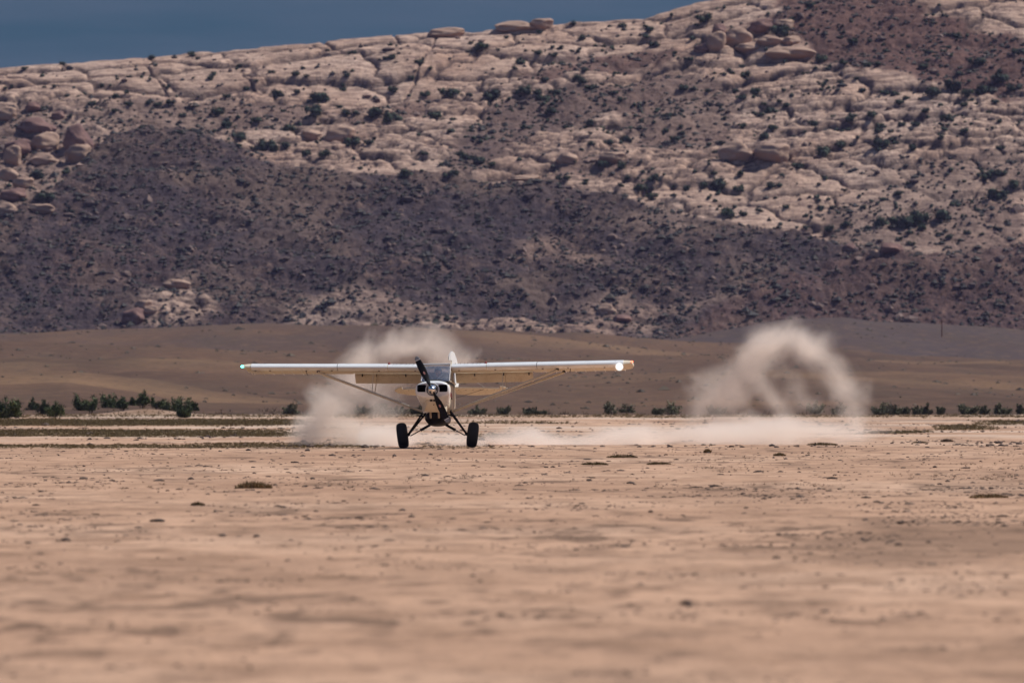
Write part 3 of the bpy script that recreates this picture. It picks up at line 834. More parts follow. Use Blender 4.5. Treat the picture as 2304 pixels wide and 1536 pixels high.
# ---- juniper bushes on the rock
def bush_mesh(name, seed, lumps, leaves, mat, trunk=False, leaf=0.16):
    rs = random.Random(seed); v = []; f = []
    cs = []
    for i in range(lumps):
        a = rs.uniform(0, 6.283); r = rs.uniform(0.1, 0.62)
        cs.append((Vector((r * math.cos(a), r * math.sin(a), rs.uniform(0.28, 0.72))), rs.uniform(0.28, 0.46)))
    for c, q in cs:                                    # dense inner mass
        n = len(v); off = rs.uniform(0, 9)
        for p in ICO_V:
            p = Vector(p); v.append(tuple(c + p * q * 0.8 * (1 + rs.uniform(-0.25, 0.2))))
        f += [tuple(i + n for i in g) for g in ICO_F]
    for i in range(leaves):
        c, q = rs.choice(cs)
        dirv = Vector((rs.gauss(0, 1), rs.gauss(0, 1), rs.gauss(0.25, 1))).normalized()
        p = c + dirv * q * rs.uniform(0.7, 1.18)
        p.z = max(p.z, 0.02)
        a = Vector((rs.gauss(0, 1), rs.gauss(0, 1), rs.gauss(0, 1))).normalized() * leaf * rs.uniform(0.6, 1.3)
        b = dirv.cross(a); b = b.normalized() * leaf * 0.6 if b.length > 1e-4 else Vector((0, 0, leaf))
        n = len(v); v += [tuple(p - a), tuple(p + b), tuple(p + a + dirv * leaf * 0.6)]; f.append((n, n + 1, n + 2))
    me = bpy.data.meshes.new(name); me.from_pydata(v, [], f); me.update(); me.materials.append(mat)
    return me
J = [bush_mesh('juniper_bush', 100 + i, 6 + i % 3, 170, M_juniper) for i in range(6)]
BUSH = [  # px, row of the foot, width px, label if it stands out
 (915, 397, 38, 'lone round green bush at the centre of the slope just above the dark talus'), (688, 422, 16, 'single small green bush standing inside the dark talus slope at left'),
 (1905, 512, 36, 'large dark green tree at the foot of the white slab, left of the long thicket'), (2030, 515, 60, None), (2075, 508, 62, None), (2120, 498, 50, None), (1985, 510, 40, None),
 (85, 405, 50, 'big dark bush among the boulders at the left edge'), (100, 452, 50, 'big dark bush below the boulders near the left edge'), (45, 410, 20, None), (55, 455, 22, None), (150, 395, 22, None),
 (75, 250, 34, None), (262, 222, 24, None), (205, 238, 22, None), (258, 255, 20, None), (160, 265, 18, None), (290, 238, 20, None), (335, 235, 18, None), (357, 240, 24, None), (385, 236, 22, None),
 (512, 222, 24, None), (620, 222, 38, None), (715, 232, 40, None), (730, 228, 26, None), (490, 258, 30, None), (410, 265, 20, None), (575, 278, 32, None), (532, 315, 44, 'broad green bush on the broken rock above the dark talus at left'), (510, 290, 30, None),
 (600, 340, 50, 'wide dark green bush in a hollow above the talus, left of centre'), (640, 335, 30, None), (650, 295, 34, None), (575, 340, 26, None), (700, 262, 50, None), (668, 215, 18, None), (610, 165, 18, None), (665, 170, 22, None), (555, 205, 18, None),
 (480, 300, 16, None), (470, 300, 14, None), (405, 302, 16, None), (730, 352, 34, None), (690, 350, 26, None), (790, 330, 40, None), (830, 328, 30, None), (785, 265, 40, None), (845, 262, 48, None), (880, 275, 44, None), (980, 265, 38, None), (955, 218, 26, None), (1015, 220, 50, None), (1110, 225, 40, None), (1080, 118, 36, 'big dark green bush high on the slabs right of the long joint'),
 (1095, 108, 20, None), (944, 145, 22, None), (880, 135, 22, None), (868, 135, 18, None), (770, 205, 20, None), (885, 210, 24, None), (925, 180, 18, None), (970, 160, 16, None), (1172, 146, 26, None), (1210, 125, 22, None), (1245, 130, 22, None), (1310, 92, 24, None), (1230, 60, 18, None), (1400, 62, 22, None), (1290, 58, 18, None), (1215, 78, 18, None), (1265, 112, 18, None), (1460, 75, 24, None), (1470, 106, 28, None),
 (1195, 60, 20, None), (1060, 100, 16, None), (1138, 88, 16, None), (1155, 158, 18, None), (1225, 185, 24, None), (1115, 215, 28, None), (1300, 185, 30, None), (1310, 190, 26, None), (1380, 215, 26, None), (1400, 230, 24, None), (1240, 260, 30, None), (1180, 215, 36, None), (1210, 215, 24, None), (1225, 228, 36, None), (1250, 215, 30, None),
 (1060, 298, 20, None), (1015, 300, 22, None), (1035, 352, 22, None), (1050, 362, 34, None), (1080, 370, 36, None), (1105, 377, 26, None), (1010, 402, 28, None), (1022, 395, 22, None), (1330, 285, 28, None), (1180, 292, 20, None), (1330, 330, 22, None), (1370, 328, 26, None), (1405, 320, 30, None), (1355, 380, 36, None), (1400, 380, 26, None), (1415, 408, 24, None), (1440, 433, 40, 'dark green bush on the pale ledge at centre right, upper of two'), (1466, 448, 32, 'dark green bush on the pale ledge at centre right, lower of two'), (1475, 408, 34, None), (1275, 408, 18, None), (1256, 405, 16, None),
 (1500, 300, 24, None), (1540, 205, 26, None), (1550, 140, 26, None), (1585, 50, 40, None), (1755, 82, 40, 'dark green bush under the large round boulders at upper right'), (1780, 50, 24, None), (1820, 20, 24, None), (1850, 140, 34, 'tall dark bush right of the long pale boulder at upper right'), (1540, 205, 26, None), (1680, 175, 26, None), (1700, 215, 30, None), (1735, 255, 28, None), (1595, 240, 22, None), (1655, 210, 24, None), (1520, 320, 26, None), (1535, 290, 20, None), (1595, 330, 16, None), (1610, 345, 14, None),
 (1920, 100, 26, None), (1890, 88, 18, None), (1955, 98, 20, None), (1990, 120, 22, None), (2090, 122, 20, None), (2150, 85, 30, None), (2080, 155, 28, None), (1975, 150, 22, None), (2200, 150, 44, None), (2290, 125, 30, None), (2250, 190, 40, None), (2215, 210, 50, None), (2140, 205, 50, None), (2100, 215, 44, None), (2180, 218, 40, None), (2280, 210, 40, None), (1990, 215, 20, None), (2040, 225, 22, None), (2085, 255, 24, None), (2025, 235, 22, None),
 (1890, 190, 22, None), (1850, 195, 22, None), (1940, 210, 20, None), (1960, 265, 26, None), (1915, 275, 30, None), (1740, 295, 26, None), (1830, 285, 24, None), (1980, 300, 28, None), (2060, 285, 24, None), (2130, 270, 26, None), (2170, 240, 24, None), (2240, 235, 24, None), (1710, 265, 26, None), (1670, 290, 22, None), (1770, 245, 22, None),
 (1850, 352, 46, 'wide dark bush on the ledge above the big white slab'), (1890, 332, 30, None), (1985, 332, 42, None), (2050, 340, 30, None), (1755, 345, 24, None), (1720, 315, 28, None), (1980, 290, 24, None), (2120, 315, 22, None), (2170, 300, 26, None), (2250, 340, 24, None), (2010, 320, 20, None), (1795, 380, 26, None), (1855, 405, 18, 'small round bush alone on the big white slab'), (1615, 430, 48, None), (1660, 432, 30, None), (1580, 425, 30, None), (1740, 425, 36, None), (1545, 430, 22, None), (1635, 488, 38, 'dark bush low on the pale slab left of the big tree'), (1770, 470, 18, None), (1848, 472, 22, None), (2025, 440, 26, None), (2215, 405, 38, None), (2240, 395, 30, None), (2280, 425, 34, None), (2240, 450, 56, 'biggest dark tree clump near the right edge beside the white slab'), (2255, 395, 26, None), (2285, 430, 30, None), (2290, 470, 26, None), (2075, 520, 28, None), (1955, 518, 24, None), (1870, 520, 30, None), (2135, 538, 20, None), (2110, 530, 16, None), (2025, 540, 18, None), (2160, 545, 16, None), (2175, 528, 20, None), (2245, 520, 22, None), (2210, 530, 14, None), (1815, 525, 24, None), (1825, 538, 14, None),
 (160, 480, 16, None), (28, 200, 16, None), (120, 198, 14, None), (100, 198, 12, None), (142, 150, 18, None), (428, 128, 22, None), (342, 135, 18, None), (230, 198, 16, None), (10, 203, 14, None), (290, 175, 14, None), (325, 170, 12, None), (375, 200, 18, None), (445, 135, 12, None), (480, 170, 18, None), (475, 180, 20, None), (575, 185, 14, None), (690, 180, 16, None), (775, 200, 18, None),
 (1190, 745, 16, None), (980, 728, 24, 'dark green bush at the foot of the mountain above the aeroplane'), (1005, 722, 18, None), (1165, 690, 16, 'small dark bush low on the mountain foot right of the propeller')]
rs_b = random.Random(3)
def region_label(px, row):
    if row > 600: return 'bush at the mountain foot', 'bushes at the mountain foot'
    if row < 175 and px < 700: return 'bush on the upper left slabs', 'bushes on the upper left slabs'
    if row < 175 and px < 1560: return 'bush on the top centre slabs', 'bushes on the top centre slabs'
    if row < 235 and px >= 1560: return 'bush on the reddish upper right slope', 'bushes on the upper right slope'
    if px < 260: return 'bush among the left edge boulders', 'bushes among the left boulders'
    if px < 760: return 'bush above the left talus', 'bushes above the left talus'
    if px < 1150: return 'bush left of centre above the talus', 'bushes on the centre left slope'
    if px < 1560: return 'bush right of centre above the talus', 'bushes on the centre right slope'
    if row > 470: return 'bush below the white slab', 'bushes below the white slab'
    if px < 1900: return 'bush left of the white slab', 'bushes on the pale ledges at right'
    return 'bush on ledges near the right edge', 'bushes near the right edge'
ORD = 'first second third fourth fifth sixth seventh eighth ninth tenth eleventh twelfth thirteenth fourteenth fifteenth sixteenth seventeenth eighteenth nineteenth twentieth'.split()
def label_bushes(items):
    """items: (object, px, row, width): the bushes of a region are told apart by size, by upper / middle / lower row, and by order from the left"""
    reg = {}
    for it in items: reg.setdefault(region_label(it[1], it[2]), []).append(it)
    for (txt, grp), its in reg.items():
        its.sort(key=lambda q: q[2]); n = len(its)
        nr = 1 if n < 8 else (2 if n < 18 else (3 if n < 36 else 4))
        names = {1: [''], 2: ['upper row', 'lower row'], 3: ['upper row', 'middle row', 'lower row'], 4: ['top row', 'upper middle row', 'lower middle row', 'bottom row']}[nr]
        for r in range(nr):
            part = sorted(its[r * n // nr:(r + 1) * n // nr], key=lambda q: q[1])
            for i, (o, px, row, w) in enumerate(part):
                size = 'broad' if w >= 34 else ('middling' if w >= 21 else 'small')
                order = ORD[i] + ' from left' if i else 'leftmost'
                tag(o, ('%s dark %s, %s %s' % (size, txt, order, ('in ' + names[r]) if names[r] else '')).strip(), 'bush', grp)
pts_b = [(a, b, w, l) for a, b, w, l in BUSH]
tries = 0
while len(pts_b) < 298 and tries < 6000:
    tries += 1
    px = rs_b.uniform(-20, 2330); row = rs_b.uniform(60, 560)
    n = float(fbm(np.array([px / 160.0]), np.array([row / 60.0]), 3, 400)[0])
    w = 0.25 + 0.75 * (px > 1250) + n
    if row > np.interp(px, [p[0] for p in TALUS[1:26]], [p[1] for p in TALUS[1:26]]) - 5 or rs_b.random() > w: continue
    if any(abs(px - q[0]) < 22 and abs(row - q[1]) < 12 for q in pts_b): continue
    pts_b.append((px, row, rs_b.uniform(12, 24), None))
unl = []
for i, (px, row, w, lab) in enumerate(pts_b):
    h = mtn_hit(px, row)
    if h is None: continue
    o = bpy.data.objects.new('juniper_bush', J[i % 6]); COL.objects.link(o)
    s = w * 1.12 / PPR * h[1] / 1.75
    o.location = (h[0], h[1] + 0.4, h[2] - 0.15 * s); o.scale = (s * rs_b.uniform(0.95, 1.2), s, s * rs_b.uniform(0.75, 1.05)); o.rotation_euler = (0, 0, rs_b.uniform(0, 6.28))
    if lab: tag(o, lab, 'bush')
    else: unl.append((o, px, row, w))
label_bushes(unl)
# the smaller rest of them as one mass
def build_small_bushes():
    rs = np.random.RandomState(19); n = 5200
    x = rs.uniform(-158, 158, n); t = rs.uniform(0.30, 0.98, n); d = D0 + t * (D1 - D0)
    z, px, row, tt = mtn_base(x, d)
    m = (~inpoly(TALUS, px, row + 8)) * (0.04 + 0.75 * sst(0.02, 0.45, fbm(x / 16.0, d / 24.0, 3, 501)) * (0.35 + 0.65 * (px > 1150) + 0.3 * (row > 200)))
    k = rs.uniform(0, 1, n) < m
    x, d = x[k], d[k]; z = mtn_z(x, d)
    v = []; f = []
    for c, q in (((0, 0, .45), .55), ((.4, .1, .35), .42), ((-.35, -.1, .3), .42)):
        n0 = len(v); v += [(c[0] + p[0] * q, c[1] + p[1] * q, c[2] + p[2] * q) for p in ICO_V]; f += [tuple(i + n0 for i in g) for g in ICO_F]
    S = rs.uniform(0.5, 1.15, (len(x), 1)) * np.array([[1.0, 1.0, 0.9]])
    tag(scatter('small_junipers', np.stack([x, d, z], -1), v, f, S, M_juniper, seed=20, jitter=0.3), kind='stuff')
build_small_bushes()

# ---- boulders
def boulder_mesh(name, seed, mat, blocky=0.3):
    bm = bmesh.new(); bmesh.ops.create_icosphere(bm, subdivisions=4, radius=1.0)
    rs = random.Random(seed); ph = [rs.uniform(0, 6.28) for _ in range(8)]
    planes = [(Vector((rs.gauss(0, 1), rs.gauss(0, 1), rs.gauss(0.2, .7))).normalized(), rs.uniform(0.62, 0.9)) for _ in range(13)]
    for v in bm.verts:
        c = v.co.copy()
        for nrm, dd in planes:
            q = c.dot(nrm) - dd
            if q > 0: c -= nrm * q * (0.5 + blocky)
        n = -0.10 * max(0, 1 - abs(math.sin(c.x * 2.2 + c.z * 1.1 + ph[5])) * 9) - 0.07 * max(0, 1 - abs(math.sin(c.z * 3.1 + c.y + ph[6])) * 7) + 0.05 * math.sin(c.x * 4 + ph[0]) * math.sin(c.y * 5 + ph[1]) + 0.035 * math.sin(c.z * 9 + ph[2] + c.x * 3) + 0.02 * math.sin(c.x * 17 + ph[3]) * math.sin(c.y * 15 + ph[4] + c.z * 12)
        v.co = c * (1 + n)
    me = bpy.data.meshes.new(name); bm.to_mesh(me); bm.free()
    me.polygons.foreach_set('use_smooth', [True] * len(me.polygons)); me.materials.append(mat)
    return me
BM = [boulder_mesh('boulder', 200 + i, M_boulder, 0.32 + 0.05 * i) for i in range(4)]
BM2 = [boulder_mesh('boulder', 230 + i, M_boulder2, 0.32 + 0.06 * i) for i in range(3)]
BO = [  # px, row of centre, width, height (px), dark?, label
 (105, 325, 66, 44, 0, 'square pale block standing out among the boulders at the left edge'), (172, 318, 74, 62, 1, 'large dark rounded boulder right of the square pale block'),
 (178, 350, 60, 50, 0, 'pale wedge shaped boulder below the large dark one at left'), (40, 335, 60, 40, 1, 'dark boulder at the left edge beside the square pale block'), (30, 355, 40, 44, 0, 'rounded pale boulder below the dark one at the left edge'),
 (75, 243, 46, 26, 1, 'dark rounded boulder cap left, above the boulder field'), (130, 262, 30, 22, 1, 'small dark boulder right of the dark cap at left'), (80, 285, 90, 34, 1, 'long brown boulder above the square pale block at left'),
 (15, 262, 50, 34, 0, 'pale boulder at the left edge under the slabs'), (100, 362, 60, 26, 0, 'low pale boulder below the square block at left'), (55, 415, 50, 30, 0, 'pale boulder left of the big dark bush at left'),
 (20, 398, 46, 36, 0, 'pale boulder at the left edge halfway down the boulder field'), (30, 440, 60, 30, 1, 'brown boulder low at the left edge'), (15, 475, 60, 30, 0, 'lowest pale boulder at the left edge'), (95, 470, 60, 22, 0, 'flat pale boulder under the lower big bush at left'),
 (1661, 88, 60, 44, 0, 'largest round pale boulder on the upper right slope'), (1615, 100, 44, 46, 0, 'pointed brownish boulder left of the largest round one'), (1618, 72, 40, 36, 1, 'dark round boulder upper left of the largest one'), (1583, 112, 40, 26, 1, 'dark low boulder left of the pointed one'),
 (1735, 93, 56, 22, 0, 'oval pale boulder right of the largest round one'), (1783, 93, 42, 20, 0, 'small oval pale boulder in line right of the largest round one'), (1715, 60, 52, 32, 1, 'brown boulder above the oval pale one at upper right'), (1764, 58, 52, 28, 0, 'flat topped pale boulder above the dark bush at upper right'), (1780, 120, 104, 26, 0, 'long pale sausage shaped boulder at upper right'), (1690, 108, 60, 20, 0, 'low pale boulder directly below the largest round one'),
 (1655, 345, 76, 44, 0, 'pale humped boulder with a dark overhang at right of centre'), (1740, 345, 84, 44, 0, 'broad pale boulder beside the humped one at right of centre'), (1690, 355, 40, 26, 0, 'small pale boulder under the overhang of the humped one'),
 (1010, 77, 84, 24, 0, 'flat rounded rock on the skyline left of centre'), (1160, 62, 92, 24, 0, 'broad rounded rock on the skyline, left of two knobs'), (1222, 56, 54, 28, 0, 'narrower rounded knob on the skyline, right of two'),
 (700, 305, 56, 26, 0, 'pale humped rock above the hollow left of centre'), (770, 310, 70, 40, 0, 'large pale rounded rock left of centre above the talus'), (300, 715, 50, 40, 1, 'dark outcrop boulder at the mountain foot at left'), (325, 690, 40, 30, 0, 'pale outcrop boulder above the dark one at the mountain foot'), (400, 640, 60, 22, 0, 'pale sloping slab at the mountain foot left'), (340, 700, 36, 20, 0, 'small pale rock of the outcrop at the mountain foot'), (1365, 700, 40, 26, 0, 'pale rounded rock low on the mountain foot right of centre'), (1400, 718, 54, 20, 1, 'dark rock low on the mountain foot right of centre'),
 (1970, 572, 24, 20, 0, 'round pale boulder under the dark ledge at right'), (1915, 560, 44, 20, 1, 'dark rock ledge block at right under the slab'), (2005, 560, 60, 26, 1, 'dark rock ledge right of the round pale boulder'), (1380, 355, 60, 26, 0, 'pale curved rock right of centre on the mid slope'), (1280, 360, 50, 30, 0, 'pale tilted rock at centre of the mid slope'), (1185, 402, 70, 14, 0, 'flat pale slab lying on the edge of the dark talus')]
for i, (px, row, w, hh, dk, lab) in enumerate(BO):
    h = mtn_hit(px, row + hh * 0.3)
    if h is None: h = mtn_hit(px, row + hh * 0.3 + 14)
    if h is None: continue
    lst = BM2 if dk else BM
    o = bpy.data.objects.new('boulder', lst[i % len(lst)]); COL.objects.link(o)
    k = h[1] / PPR
    o.scale = (w * k / 1.7, max(w, hh) * k / 1.9, hh * k / 1.55)
    o.location = (h[0], h[1] + w * k * 0.2, PZ(row, h[1])); o.rotation_euler = (0, 0, random.Random(i).uniform(-0.5, 0.5))
    tag(o, lab, 'boulder')

# thin post on the far rise
pd = 2560.0; pxx = PX(2119, pd)
zf = float(foot_z(np.array([pxx]), np.array([pd]))[0])
M_post = simple('weathered_post', (0.20, 0.09, 0.06), 0.9)
post = empty('utility_pole', (pxx, pd, zf))
tag(post, 'thin reddish pole standing on the grey rise behind the right dust cloud', 'pole')
ph_ = max(PZ(742, pd) - zf, 4.0)
MB().tube([(0, 0, -0.3), (0.03, 0, ph_ * .5), (0, 0, ph_)], [0.16, 0.14, 0.11], 8).build('pole', M_post, post)
MB().box((0, -0.16, ph_ - 0.45), (1.1, 0.12, 0.14)).build('crossarm', M_post, post)

# ------------------------------------------------------------------ bushes at the edge of the plain
def plain_bush(px, w, top, bottom, d, lab, dens=1.0, seed=0, tone=0):
    rs = random.Random(seed)
    x = PX(px, d); z0 = PZ(bottom, d)
    zf = float(foot_z(np.array([x]), np.array([d]))[0]) if d > 745 else float(ground_z(np.array([x]), np.array([d]))[0])
    H = (bottom - top) / PPR * d; W = w / PPR * d / 1.6
    root = empty('greasewood_bush', (x, d, z0)); tag(root, lab, 'bush')
    stems = MB(); v = []; f = []
    ns = max(7, int(9 * W / max(H * .5, .2)))
    for i in range(ns):
        a = rs.uniform(0, 6.283); r = math.sqrt(rs.random())
        bx = r * math.cos(a) * W * 0.8; by = r * math.sin(a) * W * 0.6
        lean = rs.uniform(0.0, 0.55) * W
        tx, ty, tz = bx + lean * math.cos(a), by + lean * math.sin(a), H * rs.uniform(0.45, 1.08) * (1 - 0.5 * r * r)
        stems.tube([(bx * .5, by * .5, -0.15), (bx * .8, by * .8, tz * .4), (tx, ty, tz * 0.9)], [0.022, 0.016, 0.006], 5)
        m = int(210 * dens)
        for k in range(m):
            q = rs.random() ** 0.8
            cxx = bx * .8 + (tx - bx * .8) * q; cyy = by * .8 + (ty - by * .8) * q; cz = 0.08 * H + (tz - 0.08 * H) * q
            sp = (0.20 + 0.12 * (1 - q)) * min(H, W * 1.6)
            sp *= 0.75; p = Vector((cxx + rs.gauss(0, sp * .55), cyy + rs.gauss(0, sp * .55), max(0.02, cz + rs.gauss(0, sp * .45))))
            L = rs.uniform(0.05, 0.11)
            aa = Vector((rs.gauss(0, .5), rs.gauss(0, .5), rs.uniform(.3, 1.2))).normalized() * L
            bb = Vector((rs.gauss(0, 1), rs.gauss(0, 1), rs.gauss(0, .3))).normalized() * L * 0.5
            n = len(v); v += [tuple(p - bb), tuple(p + bb), tuple(p + aa * 1.6)]; f.append((n, n + 1, n + 2))
    stems.build('stem', M_twig, root)
    mobj('foliage', v, f, M_bush2 if tone else M_bush, root)
    return root
PB = [ # px, width, top, bottom, label
 (8, 44, 893, 934, 'olive green bush cut by the left edge of the photo'), (42, 40, 896, 936, 'olive green bush beside the one at the left edge'), (70, 22, 889, 934, 'slim pale green bush in the leftmost group'),
 (92, 28, 893, 930, 'dark rounded bush fourth from the left edge'), (124, 34, 895, 935, 'bushy green shrub at the right end of the leftmost group'), (8, 22, 924, 940, 'low bright green bush at the left edge in front of the taller ones'),
 (182, 34, 889, 922, 'dark green bush at the left end of the second group'), (204, 30, 891, 922, 'green bush second in the second group'), (228, 36, 886, 921, 'tallest dense bush of the second group'), (255, 34, 888, 919, 'green bush near the right end of the second group'), (276, 22, 893, 917, 'thin bush at the right end of the second group'),
 (318, 26, 878, 910, 'tall narrow dark bush standing on the sandy bank'), (300, 18, 893, 911, 'short bush left of the tall narrow one on the bank'), (356, 22, 892, 915, 'small green bush right of the sandy bank'), (388, 36, 890, 926, 'dark green bush in the middle of the third group'), (412, 34, 890, 928, 'broad dark bush of the third group'), (434, 22, 897, 928, 'bush at the right end of the third group'), (416, 26, 922, 936, 'low bright green bush in front of the third group'),
 (655, 30, 905, 932, 'faint bush showing just left of the left dust cloud'), (845, 40, 902, 930, 'grey green bush seen through the left dust cloud'), (815, 30, 912, 932, 'lower bush seen through the left dust cloud, left of the other'), (890, 40, 914, 932, 'dim low bush between the dust and the left wing strut'), (940, 30, 912, 932, 'dim low bush just left of the cowling'), (1128, 30, 906, 932, 'pale olive bush behind the right wing strut foot'), (1075, 26, 914, 932, 'dim low bush right of the fuselage'), (1200, 40, 918, 933, 'low dull bush right of the right wing strut foot'),
 (1371, 25, 895, 932, 'upright dark bush below the right wing tip'), (1411, 28, 907, 932, 'rounded dark bush right of the upright one below the right wing tip'), (1515, 34, 903, 932, 'green bush showing left of the right dust cloud'), (1480, 20, 912, 932, 'small bush left of the one by the right dust cloud'), (1610, 30, 908, 932, 'bush half hidden in the right dust cloud'), (1832, 32, 900, 929, 'dark bush seen through the arch of the right dust cloud'), (1885, 26, 908, 931, 'bush behind the right leg of the dust arch'),
 (1985, 34, 901, 933, 'green bush just right of the dust arch'), (2010, 26, 908, 933, 'second green bush right of the dust arch'), (2034, 20, 906, 932, 'small upright bush between the two groups at right'), (2083, 18, 905, 932, 'narrow bright green bush at right'), (2062, 18, 912, 932, 'small bush left of the narrow bright green one'), (2115, 16, 914, 932, 'tiny bush right of the narrow bright green one'), (2178, 42, 906, 932, 'broad dark bush near the right edge'), (2215, 18, 914, 932, 'tiny bush right of the broad dark one'), (2255, 30, 910, 932, 'olive bush close to the right edge'), (2296, 22, 908, 932, 'bright green bush cut by the right edge')]
for i, (px, w, top, bot, lab) in enumerate(PB):
    front = bot > 934
    d = 650 if front else (770 + (i * 37 % 50))
    plain_bush(px, w, top, bot + 3, d, lab, seed=300 + i, dens=(0.42 if 520 < px < 1980 else 0.7), tone=(px > 520))

# dull dead brush massed along the far edge of the plain
def build_dry_brush():
    v, f = tuft(16, 1.0, 0.9, 14, 0.06)
    rs = np.random.RandomState(44); n = 3200
    d = rs.uniform(748, 815, n); px = rs.uniform(-250, 2550, n); x = (px - 1152) / PPR * d
    k = rs.uniform(0, 1, n) < (sst(-0.1, 0.4, fbm(x / 5.0, d / 30.0, 3, 71)) * 0.9 + 0.05) * np.where(px < 520, 1.0, 0.6)
    x, d = x[k], d[k]
    z = foot_z(x, d)
    sc = rs.uniform(0.12, 0.42, len(x)) * (0.6 + 0.8 * sst(-0.2, 0.5, fbm(x / 3.0, d / 9.0, 2, 72)))
    tag(scatter('dry_brush', np.stack([x, d, z - 0.03], -1), v, f, sc[:, None] * np.ones((1, 3)), M_brush, seed=45), kind='stuff')
M_brush = mat_leafy('dry_brush', [(0.12, 0.085, 0.062), (0.17, 0.125, 0.09), (0.23, 0.17, 0.125)], 0.7)
build_dry_brush()

# ------------------------------------------------------------------ aeroplane
M_white = simple('white_paint', (0.84, 0.84, 0.83), 0.30, var=0.02, scale=3, Coat_Weight=0.4, Coat_Roughness=0.1)
def mat_fabric():
    t = NT('sand_bounce_fabric'); c = t.coord()
    n = t.noise(c, 2.2, 6, 0.65); g = t.noise(t.coord((3.0, .6, 3.0)), 3.0, 5, 0.7)
    col = t.ramp(n, [(0.3, (0.63, 0.54, 0.40)), (0.6, (0.72, 0.64, 0.50))])  # white fabric; tan bounce from the sand is put into its colour
    col = t.mix(t.rng(g, 0.52, 0.75, 0, 0.45), col, (0.36, 0.25, 0.15))
    return t.bsdf(col, t.rng(n, .3, .7, .42, .6), t.bump(n, 0.01, 0.3))
M_fabric = mat_fabric()
M_black = simple('black_paint', (0.006, 0.006, 0.008), 0.5, var=0.1, Specular_IOR_Level=0.15)
M_void = simple('intake_dark', (0.004, 0.004, 0.004), 0.9)
M_tube = simple('black_steel', (0.008, 0.008, 0.010), 0.5, Specular_IOR_Level=0.2)
M_rubber = simple('tyre_rubber', (0.018, 0.017, 0.018), 0.8, var=0.35, scale=9, bumpd=0.004)
M_chrome = simple('polished_metal', (0.80, 0.78, 0.76), 0.10, 1.0, var=0.02)
M_grey = simple('blade_tip_grey', (0.25, 0.27, 0.30), 0.5)
M_stripe = simple('white_stripe', (0.75, 0.75, 0.75), 0.5)
M_pink = simple('decal_pink', (0.50, 0.22, 0.18), 0.5)
M_red = simple('red_mark', (0.30, 0.035, 0.035), 0.45)
M_gap = simple('dark_seam_fitting', (0.06, 0.05, 0.045), 0.8)  # dark brown for seams, hinges, wires and small fittings
M_pipe = simple('exhaust_steel', (0.42, 0.33, 0.24), 0.55, 0.3)
M_cloth = simple('dark_jacket', (0.045, 0.05, 0.07), 0.85, bumpd=0.004)
M_skin = simple('skin', (0.46, 0.25, 0.19), 0.55, var=0.06, scale=20)
M_cap = simple('dark_cap', (0.05, 0.055, 0.075), 0.8)
M_seat = simple('seat_vinyl', (0.05, 0.045, 0.045), 0.6)
M_frame = simple('grey_frame_tube', (0.42, 0.40, 0.40), 0.5)
M_badge = simple('placard', (0.62, 0.58, 0.55), 0.5)
def mat_glass():
    t = NT('plexiglass')
    tr = t.n('ShaderNodeBsdfTransparent'); tr.inputs[0].default_value = (0.88, 0.89, 0.92, 1)
    gl = t.n('ShaderNodeBsdfGlossy'); gl.inputs['Roughness'].default_value = 0.06; gl.inputs[0].default_value = (1, 1, 1, 1)
    df = t.n('ShaderNodeBsdfDiffuse'); df.inputs[0].default_value = (0.55, 0.55, 0.60, 1)
    m1 = t.n('ShaderNodeMixShader'); m1.inputs[0].default_value = 0.07
    t.l(tr.outputs[0], m1.inputs[1]); t.l(df.outputs[0], m1.inputs[2])
    fr = t.n('ShaderNodeFresnel'); fr.inputs[0].default_value = 1.45
    m = t.n('ShaderNodeMixShader'); t.l(t.math('MULTIPLY', fr.outputs[0], 0.5), m.inputs[0]); t.l(m1.outputs[0], m.inputs[1]); t.l(gl.outputs[0], m.inputs[2])
    t.l(m.outputs[0], t.out.inputs['Surface']); return t.m
M_glass = mat_glass()
def mat_emit(name, col, s):
    t = NT(name); e = t.n('ShaderNodeEmission'); e.inputs[0].default_value = (*col, 1); e.inputs[1].default_value = s
    t.l(e.outputs[0], t.out.inputs['Surface']); return t.m
def mat_lamp():
    t = NT('landing_lamp'); lw = t.n('ShaderNodeLayerWeight'); lw.inputs[0].default_value = 0.5
    f = t.math('POWER', t.math('SUBTRACT', 1.0, lw.outputs['Facing']), 5.0)
    e = t.n('ShaderNodeEmission'); e.inputs[0].default_value = (1.0, 0.97, 0.92, 1); e.inputs[1].default_value = 2.6
    g = t.n('ShaderNodeBsdfTransparent'); m = t.n('ShaderNodeMixShader')
    t.l(f, m.inputs[0]); t.l(g.outputs[0], m.inputs[1]); t.l(e.outputs[0], m.inputs[2])
    t.l(m.outputs[0], t.out.inputs['Surface']); return t.m
M_land = mat_lamp()
M_navg = mat_emit('green_navigation_lamp', (0.12, 1.0, 0.85), 6)
M_navr = mat_emit('red_navigation_lamp', (1.0, 0.16, 0.08), 5)

AX = PX(985, FD)
plane = empty('light_aeroplane', (AX, FD, 0.0))
tag(plane, 'white high wing bush plane with big black tyres rolling towards the camera on the sand', 'aeroplane')
PITCH = R(3.0); YAW = R(-4.0); ROLL = R(-0.55)
plane.rotation_mode = 'QUATERNION'
plane.rotation_quaternion = (Matrix.Rotation(YAW, 4, 'Z') @ Matrix.Rotation(ROLL, 4, 'Y') @ Matrix.Rotation(-PITCH, 4, 'X')).to_quaternion()
